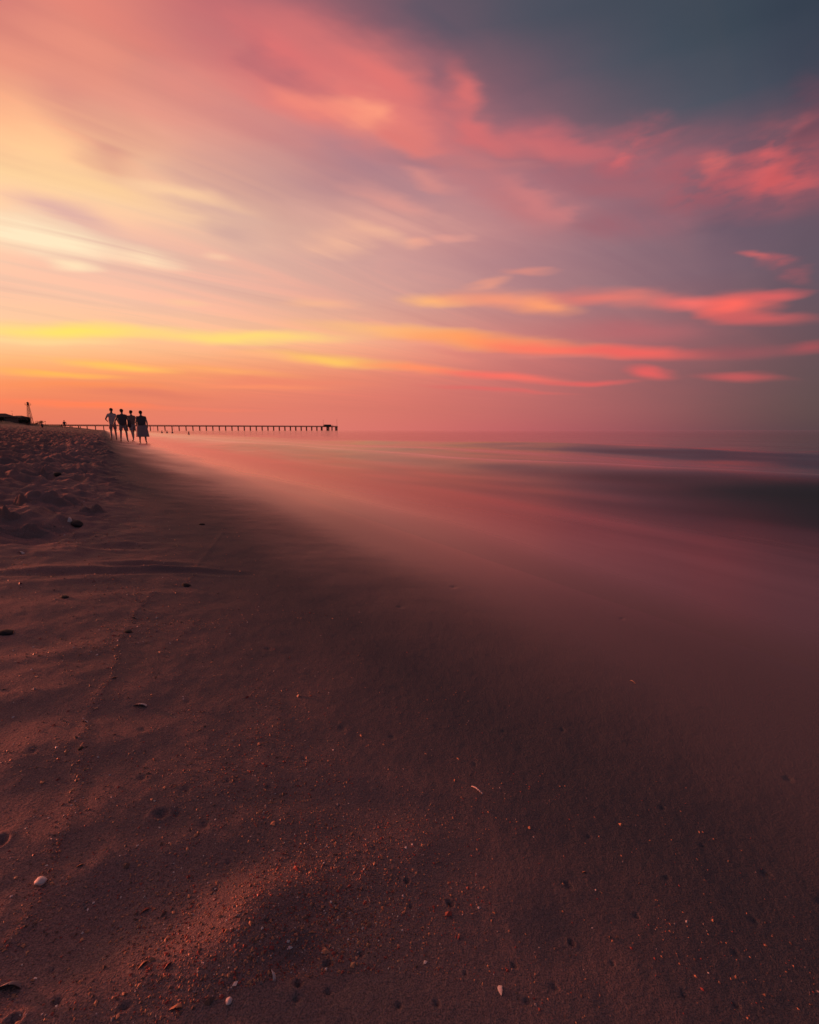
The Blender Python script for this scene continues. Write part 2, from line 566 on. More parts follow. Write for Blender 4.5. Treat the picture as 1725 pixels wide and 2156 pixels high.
for f in [
    (60, 1352, 60, 14, -.012), (150, 1375, 90, 10, .006), (30, 1520, 90, 22, -.012), (60, 1470, 70, 12, .006),
    (120, 1420, 110, 16, .006), (260, 1508, 60, 20, -.009), (120, 1590, 80, 20, .006), (40, 1680, 120, 30, -.007),
    (330, 1900, 110, 46, -.016), (250, 1860, 60, 30, -.008), (620, 1790, 130, 34, -.012), (820, 1700, 160, 26, -.006),
    (1000, 1690, 190, 26, .008), (740, 1780, 120, 30, .010), (560, 1905, 90, 46, .012), (480, 2030, 80, 50, .010),
    (640, 2025, 36, 20, -.012), (520, 1965, 50, 40, .010), (700, 2075, 30, 20, -.008), (400, 2010, 90, 40, .004), (180, 2000, 130, 50, -.006),
    (1210, 1985, 60, 36, -.008), (1330, 2060, 120, 40, .004), (1500, 1900, 200, 50, .004), (1000, 1880, 140, 40, .005),
    (1200, 1800, 200, 40, -.003), (450, 1640, 200, 40, .006), (330, 1760, 140, 26, -.005), (500, 1530, 260, 30, .004),
    (110, 1138, 55, 9, -.030), (75, 1131, 26, 6, -.012), (160, 1146, 26, 5, .014), (300, 1189, 60, 4, -.012),
    (250, 1150, 60, 4, -.010), (330, 1195, 40, 3, .010), (200, 1205, 120, 4, -.010), (60, 1185, 70, 5, -.010),
    (180, 1245, 120, 6, -.006), (90, 1280, 90, 8, .006), (330, 1250, 110, 6, .004), (430, 1205, 60, 4, -.006),
    (230, 1310, 120, 8, -.004), (40, 1205, 50, 4, .008), (140, 1222, 70, 4, .006),
]:
    feature(*f[:4], f[4] * (.46 if f[1] > 1240 else 1.0))
# small round holes and scuffs
for (px, py, w, dz) in [
    (338, 1716, 16, -.010), (372, 1713, 11, -.008), (857, 1857, 8, -.009), (948, 1903, 9, -.009), (865, 1908, 6, -.006),
    (628, 2074, 10, -.010), (692, 2086, 8, -.008), (564, 1956, 7, -.006), (602, 1970, 6, -.005), (690, 2026, 9, -.009),
    (625, 2107, 9, -.008), (1204, 1984, 9, -.009), (1083, 2032, 6, -.007), (1196, 1864, 10, -.008), (1168, 2080, 6, -.006),
    (1395, 1702, 5, -.006), (1405, 1850, 5, -.006), (1185, 1537, 6, -.005), (1240, 1762, 5, -.005), (1612, 1838, 7, -.006),
    (1590, 1940, 6, -.006), (1730, 1900, 6, -.006), (1550, 2010, 5, -.006), (1480, 1780, 5, -.006), (1660, 1640, 6, -.005),
    (455, 1870, 8, -.007), (5, 1770, 13, -.012), (120, 2110, 9, -.008), (108, 2036, 6, -.006), (265, 2120, 8, -.008),
    (430, 1736, 10, -.007), (565, 1660, 7, -.006), (390, 1667, 9, -.006), (788, 1790, 6, -.006), (640, 1600, 8, -.006),
    (480, 1648, 6, -.006), (720, 1535, 10, -.006), (825, 1552, 7, -.005), (565, 1366, 8, -.006), (300, 1540, 7, -.006),
    (480, 1810, 5, -.005), (712, 1700, 5, -.004), (1000, 1610, 5, -.004), (1060, 1540, 6, -.004), (395, 1478, 8, -.005),
    (30, 2150, 9, -.009), (1550, 2120, 6, -.007), (1440, 2100, 6, -.006), (920, 2115, 6, -.007), (980, 2050, 5, -.005),
    (955, 1236, 8, -.006), (842, 1278, 7, -.006), (1310, 1303, 6, -.004), (300, 1640, 6, -.006), (70, 1587, 8, -.007),
    (760, 2010, 6, -.007), (840, 2120, 7, -.007), (1110, 2110, 6, -.006), (1340, 1930, 5, -.006), (1290, 2030, 5, -.005),
]:
    feature(px, py, w * 0.55 * random.uniform(.8, 1.5), w * 0.45 * random.uniform(.6, 1.1), dz * .5, random.uniform(-25, 25))
# raised rim of shell hash left by the last high swash
LINE_PX = [(470, 1120), (420, 1185), (395, 1232), (335, 1237), (285, 1290), (250, 1348), (238, 1420), (205, 1470),
           (183, 1505), (175, 1560), (172, 1600), (158, 1700), (128, 1750), (110, 1820), (85, 1880), (62, 1940), (5, 2005)]
LINE = [ground_hit(*p)[:2] for p in LINE_PX]


def line_dist(x, y):
    d = np.full(np.shape(x), 1e9)
    for (a, b) in zip(LINE[:-1], LINE[1:]):
        vx, vy = b[0] - a[0], b[1] - a[1]
        k = np.clip(((x - a[0]) * vx + (y - a[1]) * vy) / (vx * vx + vy * vy), 0, 1)
        d = np.minimum(d, np.hypot(x - a[0] - k * vx, y - a[1] - k * vy))
    return d


def height(x, y):
    x = np.asarray(x, dtype=float); y = np.asarray(y, dtype=float)
    s, t = shore(x, y)
    r = np.hypot(x, y)
    z = np.interp(s, _ps, _pz2)
    near = 1 - sstep(7, 14, r)
    dry = sstep(0.25, 0.95, s)
    # gentle swells of packed sand
    z = z + dry * near * ((.0016 + .0034 * sstep(.9, 2.2, r)) * fbm(x * 2.6, y * 2.6, 3, 5) + (.0006 + .0014 * sstep(1.25, 1.7, s)) * fbm(x * 11, y * 11, 3, 9))
    z = z + dry * (1 - sstep(2.5, 5, r)) * .0003 * fbm(x * 60, y * 60, 2, 31)
    # trodden loose sand higher up the beach
    tro = sstep(1.42, 1.95, s + .12 * fbm(x * .9, y * .9, 2, 77)) * sstep(1.5, 3.0, r)
    big = np.minimum(1.0, 0.55 + r / 30.0)
    rid = 1 - np.abs(fbm(x * 2.1, y * 2.1, 3, 41))
    z = z + tro * big * (.080 * fbm(x * 2.9, y * 2.9, 4, 21, .56) + .085 * (rid ** 3 - .45) * sstep(2, 6, r))
    # far dune roughness
    z = z + sstep(22, 40, s) * (.55 * fbm(x * .055, y * .055, 3, 61) + .22 * fbm(x * .3, y * .3, 2, 63))
    for (fx, fy, e1, e2, sx, sy, dz) in FEAT:
        R = 3.2 * max(sx, sy)
        m = (np.abs(x - fx) < R) & (np.abs(y - fy) < R)
        if not np.any(m):
            continue
        ax = ((x[m] - fx) * e1[0] + (y[m] - fy) * e1[1]) / sx
        ay = ((x[m] - fx) * e2[0] + (y[m] - fy) * e2[1]) / sy
        q = ax * ax + ay * ay
        z[m] += dz * (np.exp(-q) - (0.25 * np.exp(-(np.sqrt(q) - 1.7) ** 2 * 3) if dz < -.004 else 0))
    m = (r < 5) & (s > .7)
    if np.any(m):
        d = line_dist(x[m], y[m])
        z[m] += .0010 * np.exp(-(d / .009) ** 2) * (1 + .6 * perlin(x[m] * 40, y[m] * 40, 3))
    return z


def hz_at(x, y):
    return float(height(np.array([x]), np.array([y]))[0])


def on_ground(px, py):
    return ground_hit(px, py, height)


# ------------------------------------------------------------------ mesh helpers
def link(o, parent=None, mat=None):
    COL.objects.link(o)
    if parent is not None:
        o.parent = parent
    if mat is not None:
        o.data.materials.append(mat)
    return o


def np_mesh(name, verts, quads, mat, smooth=True):
    me = bpy.data.meshes.new(name)
    n, q = len(verts), len(quads)
    me.vertices.add(n)
    me.vertices.foreach_set('co', np.ascontiguousarray(verts, dtype=np.float32).ravel())
    k = quads.shape[1]
    me.loops.add(q * k)
    me.loops.foreach_set('vertex_index', np.ascontiguousarray(quads, dtype=np.int32).ravel())
    me.polygons.add(q)
    me.polygons.foreach_set('loop_start', np.arange(0, q * k, k, dtype=np.int32))
    me.polygons.foreach_set('use_smooth', np.full(q, smooth, dtype=bool))
    me.update(calc_edges=True)
    me.validate()
    o = bpy.data.objects.new(name, me)
    return link(o, mat=mat)


def tag(o, label=None, cat=None, group=None, kind=None):
    if label:
        o['label'] = label
    if cat:
        o['category'] = cat
    if group:
        o['group'] = group
    if kind:
        o['kind'] = kind
    return o


def polar(radii, angs):
    A, Rr = np.meshgrid(angs, radii)
    return (Rr * np.sin(A)).ravel(), (Rr * np.cos(A)).ravel()


def polar_quads(nr, na, wrap):
    i, j = np.meshgrid(np.arange(nr - 1), np.arange(na if wrap else na - 1), indexing='ij')
    a = (i * na + j).ravel()
    b = (i * na + (j + 1) % na).ravel()
    return np.stack([a, b, b + na, a + na], 1)


# ------------------------------------------------------------------ sand
def sand_shader(g):
    pos = g.position()
    sp = g.node('ShaderNodeSeparateXYZ')
    g.put(pos, sp.inputs[0])
    x, y = sp.outputs[0], sp.outputs[1]
    s = g.math('SUBTRACT', S0, g.math('ADD', g.math('MULTIPLY', x, NX), g.math('MULTIPLY', y, NY)))
    shore_map = g.mapping(pos, rot=(0, 0, math.radians(-122.8)))      # x' runs along the shore
    low = g.noise(g.mapping(shore_map, scale=(.4, 1.3, 1)), 1.0, 1, .5)
    sw = g.math('ADD', s, g.map(low, .3, .7, -.16, .16))
    tt = g.math('ADD', g.math('MULTIPLY', x, -NY), g.math('MULTIPLY', y, NX))
    run = g.math('MULTIPLY', g.math('SUBTRACT', 1.0, g.math('EXPONENT', g.math('MULTIPLY', g.math('MAXIMUM', tt, 0.0), -.18))), .32)
    sw = g.math('SUBTRACT', sw, run)
    wet = g.map(sw, 1.2, .10, 0, 1, 'SMOOTHSTEP')
    film = g.math('POWER', g.map(sw, 1.55, -.45, 0, 1), 1.7)
    # grains
    near = g.noise(pos, 700, 2, .6)
    mid = g.noise(pos, 230, 3, .6)
    patch = g.noise(pos, 5.0, 4, .55)
    dry_c = g.mix(g.map(near, .32, .68), (.150, .094, .092), (.43, .245, .225))
    dry_c = g.mix(g.map(mid, .60, .76), dry_c, (.50, .32, .27))
    dry_c = g.mix(g.map(patch, .35, .65, .0, .2), dry_c, (.12, .095, .09))
    upper = g.map(s, 2.0, 3.2, 0, .55, 'SMOOTHSTEP')  # shade on the trodden upper beach, put into the sand colour
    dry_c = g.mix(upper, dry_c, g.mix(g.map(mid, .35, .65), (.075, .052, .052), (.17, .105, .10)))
    damp = g.map(sw, 1.90, 1.10, 0, 1, 'SMOOTHSTEP')
    damp_c = g.mix(g.map(near, .32, .68), (.054, .052, .060), (.130, .116, .126))
    dry_c = g.mix(damp, dry_c, damp_c)
    wet_c = g.mix(g.map(near, .3, .7), (.095, .074, .070), (.165, .124, .116))
    colr = g.mix(wet, dry_c, wet_c)
    grass = g.map(g.math('ADD', s, g.map(g.noise(pos, .12, 3), .3, .7, -8, 8)), 26, 36)
    colr = g.mix(grass, colr, (.045, .042, .028))
    rough = g.mix(film, g.mix(wet, (.95,) * 3, (.60,) * 3), (.30,) * 3)
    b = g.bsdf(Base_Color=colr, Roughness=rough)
    g.put(g.map(film, 0, 1, 1.36, 1.30), b.inputs['IOR'])
    g.put(g.map(wet, 0, 1, .25, .55), b.inputs['Specular IOR Level'])
    fr = g.node('ShaderNodeFresnel')
    fr.inputs['IOR'].default_value = 1.6
    gl = g.node('ShaderNodeBsdfGlossy')
    g.put((1, .55, .59), gl.inputs['Color'])
    g.put(g.map(film, 0, 1, .5, .26), gl.inputs['Roughness'])
    bump = g.node('ShaderNodeBump')
    hgt = g.math('ADD', g.math('MULTIPLY', near, .45), g.math('MULTIPLY', mid, .8))
    g.put(hgt, bump.inputs['Height'])
    bump.inputs['Distance'].default_value = .0045
    g.put(g.map(film, .1, .7, .62, .02), bump.inputs['Strength'])
    g.put(bump.outputs[0], b.inputs['Normal'])
    g.put(bump.outputs[0], gl.inputs['Normal'])
    ms = g.node('ShaderNodeMixShader')
    g.put(g.math('MULTIPLY', fr.outputs[0], film), ms.inputs[0])
    g.l.new(b.outputs[0], ms.inputs[1])
    g.l.new(gl.outputs[0], ms.inputs[2])
    return ms.outputs[0]


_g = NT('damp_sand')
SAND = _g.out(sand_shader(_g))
fine = np.radians(np.linspace(-53, 53, 940))
side = np.radians(np.linspace(53, 307, 430)[1:-1])
angs = np.concatenate([fine, side])
radii = np.concatenate([np.exp(np.linspace(math.log(.13), math.log(45), 1150)),
                        np.exp(np.linspace(math.log(45), math.log(1500), 260))[1:]])
PX, PY = polar(radii, angs)
PZ = height(PX, PY)
verts = np.stack([PX, PY, PZ], 1)
quads = polar_quads(len(radii), len(angs), True)
# close the small disc under the tripod
cen = np.array([[0, 0, hz_at(0, 0)]])
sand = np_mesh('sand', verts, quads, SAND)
tag(sand, kind='structure')
fan = bmesh.new()
c0 = fan.verts.new((0, 0, hz_at(0, 0)))
ring = [fan.verts.new(verts[i]) for i in range(len(angs))]
for i in range(len(ring)):
    fan.faces.new((c0, ring[i], ring[(i + 1) % len(ring)]))
bm = bmesh.new()
bm.from_mesh(sand.data)
fm = bpy.data.meshes.new('fan')
fan.to_mesh(fm)
bm.from_mesh(fm)
bm.to_mesh(sand.data)
bm.free(); fan.free()
bpy.data.meshes.remove(fm)
sand.data.polygons.foreach_set('use_smooth', np.ones(len(sand.data.polygons), dtype=bool))

# ------------------------------------------------------------------ sea
def water_z(x, y):
    s, t = shore(x, y)
    wob = .9 * perlin(t * .06, s * .05, 90) + .35 * perlin(t * .21, s * .2, 91)
    q = s + wob
    fade = np.exp(-np.hypot(x, y) / 160.0)
    z = np.zeros_like(s)
    for (c, w, a) in [(-1.9, .50, .020), (-3.3, 1.0, .27), (-5.9, .9, .15), (-8.8, 1.6, .34), (-13.5, 1.9, .20),
                      (-19, 2.0, .10), (-27, 2.6, .09), (-38, 3.6, .13), (-55, 5, .13), (-80, 7, .14)]:
        m = (.65 + .55 * perlin(t * .11 + c, c * 3.1 + 0 * t, 92)) * (1.25 - .65 * sstep(2, 30, t))
        z = z + a * m * np.exp(-((q - c) / w) ** 2)
    z = z * fade + .012 * fbm(t * .35, s * 1.1, 2, 94) * sstep(-.3, -2.0, s) * np.exp(-np.hypot(x, y) / 90)
    return z + .004


def water_material():
    g = NT('sea_water')
    pos = g.position()
    sp = g.node('ShaderNodeSeparateXYZ')
    g.put(pos, sp.inputs[0])
    s = g.math('SUBTRACT', S0, g.math('ADD', g.math('MULTIPLY', sp.outputs[0], NX), g.math('MULTIPLY', sp.outputs[1], NY)))
    sm = g.mapping(pos, rot=(0, 0, math.radians(-122.8)))
    n1 = g.noise(g.mapping(sm, scale=(.22, 1.3, 1)), 1.0, 4, .55, .4)
    n2 = g.noise(g.mapping(sm, scale=(.9, 4.5, 1)), 1.0, 3, .5)
    tt = g.math('ADD', g.math('MULTIPLY', sp.outputs[0], -NY), g.math('MULTIPLY', sp.outputs[1], NX))
    run = g.math('MULTIPLY', g.math('SUBTRACT', 1.0, g.math('EXPONENT', g.math('MULTIPLY', g.math('MAXIMUM', tt, 0.0), -.18))), .08)
    sw = g.math('ADD', s, g.map(n1, .3, .7, -.45, .45))
    # milky wash: foam that thins out seaward, in long streaks
    foam = g.math('MULTIPLY', g.map(sw, -2.4, -.2, 0, 1, 'SMOOTHSTEP'), g.map(n2, .3, .7, .75, 1.0))
    foam = g.math('ADD', g.math('MULTIPLY', foam, .55), g.math('MULTIPLY', g.map(n1, .52, .72), g.map(s, -14, -3, 0.0, .05)))
    body = g.node('ShaderNodeBsdfDiffuse')
    g.put(g.mix(foam, (.018, .042, .052), (.42, .30, .35)), body.inputs['Color'])
    gl = g.node('ShaderNodeBsdfGlossy')
    g.put(g.mix(g.map(sw, -4.5, -.6, 0, 1, 'SMOOTHSTEP'), (.97, .87, .92), (1, .56, .61)), gl.inputs['Color'])
    g.put(g.map(s, -12, -.5, .09, .26), gl.inputs['Roughness'])
    fr = g.node('ShaderNodeFresnel')
    g.put(g.map(sw, -3, -.3, 1.36, 1.60), fr.inputs['IOR'])
    mx = g.node('ShaderNodeMixShader')
    g.l.new(fr.outputs[0], mx.inputs[0])
    g.l.new(body.outputs[0], mx.inputs[1])
    g.l.new(gl.outputs[0], mx.inputs[2])
    # the film thins to nothing up the swash
    mo = g.node('ShaderNodeMixShader')
    g.put(g.map(g.math('SUBTRACT', g.math('ADD', s, g.map(n1, .3, .7, -.12, .12)), run), .08, -1.2, 0, 1, 'SMOOTHSTEP'), mo.inputs[0])
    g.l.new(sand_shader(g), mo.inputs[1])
    g.l.new(mx.outputs[0], mo.inputs[2])
    return g.out(mo.outputs[0])


WATER = water_material()
wa = np.radians(np.concatenate([np.linspace(-60, 60, 520), np.linspace(60, 160, 60)[1:]]))
wr = np.concatenate([np.exp(np.linspace(math.log(.25), math.log(300), 620)), np.exp(np.linspace(math.log(300), math.log(45000), 70))[1:]])
WX, WY = polar(wr, wa)
Ws, Wt = shore(WX, WY)
WZ = water_z(WX, WY)
WZ = .004 + (WZ - .004) * (1 - sstep(-1.3, -.5, Ws))
wq = polar_quads(len(wr), len(wa), False)
wq = wq[(Ws[wq] < .36).any(1)]
used = np.unique(wq)
remap = np.full(len(WX), -1); remap[used] = np.arange(len(used))
water = np_mesh('water', np.stack([WX, WY, WZ], 1)[used], remap[wq], WATER)
tag(water, kind='structure')

# ------------------------------------------------------------------ object materials
def plain(name, c, rough=.7, var=.25, scale=6.0, spec=.3):
    g = NT(name)
    tcn = g.node('ShaderNodeTexCoord')
    nz = g.noise(tcn.outputs['Object'], scale, 4, .6)
    c2 = tuple(v * (1 - var) for v in c)
    b = g.bsdf(Base_Color=g.mix(g.map(nz, .3, .7), c2, c), Roughness=rough)
    g.put(spec, b.inputs['Specular IOR Level'])
    return g.out(b.outputs[0])


WOOD = plain('weathered_timber', (.085, .070, .062), .85, .4, 1.5)
WOOD_DK = plain('tarred_piles', (.050, .043, .042), .8, .4, 2.0)
STEEL = plain('rusty_steel', (.075, .05, .042), .7, .5, 3.0)
ROOFM = plain('roof_shingle', (.050, .045, .045), .9, .35, 3.0)
WALLM = plain('house_siding', (.14, .12, .11), .85, .2, 1.2)
GLASSM = plain('window_glass', (.03, .035, .04), .12, .1, 2.0, .6)
TRIM = plain('painted_trim', (.22, .20, .19), .6, .15, 2.0)
LEAFM = plain('shrub_leaves', (.032, .036, .022), .8, .4, 2.5)
BARK = plain('shrub_stems', (.06, .05, .04), .9, .3, 8)
SKIN = plain('skin', (.45, .30, .24), .55, .1, 20)
HAIR = plain('dark_hair', (.035, .025, .022), .6, .3, 60)
CLOTH_A = plain('maroon_cloth', (.42, .25, .25), .9, .2, 30)
CLOTH_B = plain('dark_cloth', (.12, .095, .105), .9, .25, 30)
CLOTH_C = plain('grey_cloth', (.32, .26, .27), .9, .2, 30)
CLOTH_D = plain('brown_cloth', (.26, .17, .15), .9, .2, 30)
CLOTH_E = plain('pale_pink_cloth', (.62, .44, .42), .9, .15, 30)
CLOTH_F = plain('dusty_rose_cloth', (.40, .26, .27), .9, .2, 30)
HULL = plain('boat_paint', (.08, .07, .07), .5, .2, 1)


def bm_obj(name, bm, mat, parent=None, smooth=False):
    me = bpy.data.meshes.new(name)
    bmesh.ops.recalc_face_normals(bm, faces=bm.faces)
    bm.to_mesh(me)
    bm.free()
    if smooth:
        me.polygons.foreach_set('use_smooth', np.ones(len(me.polygons), dtype=bool))
    o = bpy.data.objects.new(name, me)
    return link(o, parent, mat)


def empty(name, loc, rz=0.0):
    o = bpy.data.objects.new(name, None)
    o.empty_display_size = .2
    COL.objects.link(o)
    o.location = loc
    o.rotation_euler = (0, 0, rz)
    return o


def box(bm, c, d, rz=0.0):
    r = bmesh.ops.create_cube(bm, size=1.0, matrix=Matrix.Translation(c) @ Matrix.Rotation(rz, 4, 'Z') @ Matrix.Diagonal((*d, 1)))
    return r['verts']


def tube(bm, a, b, r1, r2=None, n=8):
    r2 = r1 if r2 is None else r2
    a, b = Vector(a), Vector(b)
    d = b - a
    q = d.to_track_quat('Z', 'Y').to_matrix().to_4x4()
    bmesh.ops.create_cone(bm, cap_ends=True, cap_tris=False, segments=n, radius1=r1, radius2=r2, depth=d.length,
                          matrix=Matrix.Translation((a + b) / 2) @ q)


def at(px, Y, py=None):
    """Point Y metres ahead of the tripod in the direction px; on the ground, or at the height seen at py."""
    d = ray(px, HZ if py is None else py)
    k = Y / d[1]
    x, y = d[0] * k, d[1] * k
    if py is None:
        return Vector((x, y, hz_at(x, y)))
    return Vector((x, y, CAM_H + d[2] * k))


# ------------------------------------------------------------------ pier
PT = 708.0                                              # metres along the shore to the pier
TV, NV = Vector((-NY, NX, 0)), Vector((NX, NY, 0))      # along shore, seaward
P_ORG = NV * S0 + TV * PT


def pier_u(px):
    d = ray(px, HZ)
    k = d[0] / d[1]
    # (P_ORG + u NV).x = k * (P_ORG + u NV).y
    return (k * P_ORG.y - P_ORG.x) / (NV.x - k * NV.y)


DECK_Z = 6.25
pier = empty('fishing_pier', P_ORG, math.atan2(NV.y, NV.x))     # local x seaward, local y along the shore
tag(pier, 'long dark timber fishing pier on piles reaching out over the sea', 'pier')
U0, U1 = pier_u(88), pier_u(710.5)
UB0, UB1 = pier_u(148.6), pier_u(709.6)
NB, HW = 42, 1.6
bm = bmesh.new()
box(bm, ((U0 + U1) / 2, 0, DECK_Z), (U1 - U0, HW * 2 + .4, .30))
for yy in (-HW + .2, 0, HW - .2):
    box(bm, ((U0 + U1) / 2, yy, DECK_Z - .49), (U1 - U0 - .2, .3, .7))
bm_obj('deck', bm, WOOD, pier)
for sgn in (-1, 1):
    bm = bmesh.new()
    yy = sgn * (HW + .1)
    for zz, hh in ((.35, .22), (.70, .22), (1.05, .16)):
        box(bm, ((U0 + U1) / 2, yy, DECK_Z + .11 + zz), (U1 - U0, .05, hh))
    n = int((U1 - U0) / 2.2)
    for i in range(n + 1):
        box(bm, (U0 + .06 + (U1 - U0 - .12) * i / n, yy + sgn * .075, DECK_Z + .62), (.12, .1, 1.05))
    bm_obj('railing', bm, WOOD, pier)


def bent_mesh():
    b = bmesh.new()
    box(b, (0, 0, DECK_Z - 1.08), (.9, HW * 2 + .8, .45))
    tube(b, (0, -HW + .1, DECK_Z - 1.1), (0, HW - .1, DECK_Z - 2.6), .09, n=6)
    return b


bent0 = bm_obj('bent', bent_mesh(), WOOD_DK, pier)
pile_meshes = []
for sgn in (-1, 1):
    b = bmesh.new()
    tube(b, (0, sgn * (HW - .1), -3.5), (0, sgn * (HW - .25), DECK_Z - 1.29), .55, .50, 10)
    p = bm_obj('pile', b, WOOD_DK, bent0, True)
    pile_meshes.append(p)
for i in range(NB):
    u = UB0 + (UB1 - UB0) * i / (NB - 1)
    if i == 0:
        bo = bent0
    else:
        bo = bent0.copy()
        COL.objects.link(bo)
        bo.parent = pier
        for p in pile_meshes:
            c = p.copy()
            COL.objects.link(c)
            c.parent = bo
    bo.location = (u, 0, 0)
# extra bents carry the wide head of the pier
for px in (677, 689.5, 692.5, 707.0):
    bo = bent0.copy()
    COL.objects.link(bo)
    bo.parent = pier
    bo.location = (pier_u(px), 0, 0)
    for p in pile_meshes:
        c = p.copy()
        COL.objects.link(c)
        c.parent = bo
ca, cb = pier_u(682.3), pier_u(697.4)
bm = bmesh.new()
box(bm, ((ca + cb) / 2, 0, DECK_Z + 1.3), (cb - ca, 2.9, 2.38))
cabin = bm_obj('cabin', bm, WALLM, pier)
bm = bmesh.new()
for q in ((ca - .5, 1.85, 2.5), (cb + .5, 1.85, 2.5), (cb + .5, -1.85, 2.5), (ca - .5, -1.85, 2.5)):
    bm.verts.new((q[0], q[1], DECK_Z + q[2]))
for q in ((ca + .6, 0, 3.2), (cb - .6, 0, 3.2)):
    bm.verts.new((q[0], q[1], DECK_Z + q[2]))
bm.verts.ensure_lookup_table()
for f in ((0, 1, 2, 3), (0, 4, 5, 1), (1, 5, 2), (2, 5, 4, 3), (3, 4, 0)):
    bm.faces.new([bm.verts[i] for i in f])
bm_obj('roof', bm, ROOFM, cabin)
for i in range(4):
    bm = bmesh.new()
    box(bm, (ca + (cb - ca) * (.16 + .22 * i), -1.46, DECK_Z + 1.5), (1.0, .04, .8))
    bm_obj('window', bm, GLASSM, cabin)
for px, py, y0 in ((680.6, 884.0, -1.4), (710.0, 882.6, 0)):
    u = pier_u(px)
    wp = P_ORG + NV * u
    h = (HZ - py) / F_PX * math.hypot(wp.y, 0) + CAM_H - DECK_Z
    bm = bmesh.new()
    tube(bm, (u, y0, DECK_Z), (u, y0, DECK_Z + h), .20, .10, 8)
    tube(bm, (u - .9, y0, DECK_Z + h * .82), (u + .9, y0, DECK_Z + h * .82), .05, n=6)
    bm_obj('mast', bm, STEEL, pier)
bm = bmesh.new()
u = pier_u(700.6)
tube(bm, (u, -1, DECK_Z), (u, -1, DECK_Z + 2.2), .10, n=6)
bmesh.ops.create_uvsphere(bm, u_segments=10, v_segments=6, radius=.6, matrix=Matrix.Translation((u, -1, DECK_Z + 2.2)) @ Matrix.Diagonal((1.5, 1, .6, 1)))
bm_obj('lamp', bm, STEEL, pier)
for px in (323.5, 366.5, 423.0, 621.0):
    bm = bmesh.new()
    tube(bm, (pier_u(px), -HW + .3, -2), (pier_u(px), -HW + .3, DECK_Z - .5), .09, n=6)
    bm_obj('drain_pipe', bm, STEEL, pier)

# ------------------------------------------------------------------ lattice tower on the dune
Yt = 225.0
tb = at(66.5, Yt)
tb.z = hz_at(tb.x, tb.y)
ttop = CAM_H + (HZ - 855.0) / F_PX * Yt
Ht = ttop - tb.z
tower = empty('lattice_tower', tb, math.radians(12))
tag(tower, 'tall dark lattice tower with a small lantern platform standing on the dune', 'tower')
wb, wt = 1.0, .30
corners = [(-1, -1), (1, -1), (1, 1), (-1, 1)]


def tp(i, f):
    w = wb + (wt - wb) * f
    return Vector((corners[i][0] * w, corners[i][1] * w, Ht * f))


for i in range(4):
    bm = bmesh.new()
    a = tp(i, 0); a.z -= .8
    tube(bm, a, tp(i, 1), .085, .06, 8)
    bm_obj('leg', bm, STEEL, tower)
for k in range(7):
    f0, f1 = k / 7, (k + 1) / 7
    bm = bmesh.new()
    for i in range(4):
        j = (i + 1) % 4
        tube(bm, tp(i, f0), tp(j, f1), .032, n=6)
        tube(bm, tp(j, f0), tp(i, f1), .032, n=6)
        tube(bm, tp(i, f1), tp(j, f1), .04, n=6)
    bm_obj('brace', bm, STEEL, tower)
bm = bmesh.new()
box(bm, (0, 0, Ht + .1), (1.7, 1.7, .18))
for i in range(4):
    j = (i + 1) % 4
    a = Vector((corners[i][0] * .8, corners[i][1] * .8, Ht + .2)); b = Vector((corners[j][0] * .8, corners[j][1] * .8, Ht + .2))
    tube(bm, a, a + Vector((0, 0, .7)), .04, n=6)
    tube(bm, a + Vector((0, 0, .7)), b + Vector((0, 0, .7)), .04, n=6)
bm_obj('platform', bm, STEEL, tower)
bm = bmesh.new()
bmesh.ops.create_cone(bm, cap_ends=True, segments=12, radius1=.42, radius2=.38, depth=.8, matrix=Matrix.Translation((0, 0, Ht + .62)))
lan = bm_obj('lantern', bm, STEEL, tower)
bm = bmesh.new()
bmesh.ops.create_cone(bm, cap_ends=True, segments=12, radius1=.58, radius2=.05, depth=.5, matrix=Matrix.Translation((0, 0, Ht + 1.28)))
bm_obj('cap', bm, ROOFM, lan)


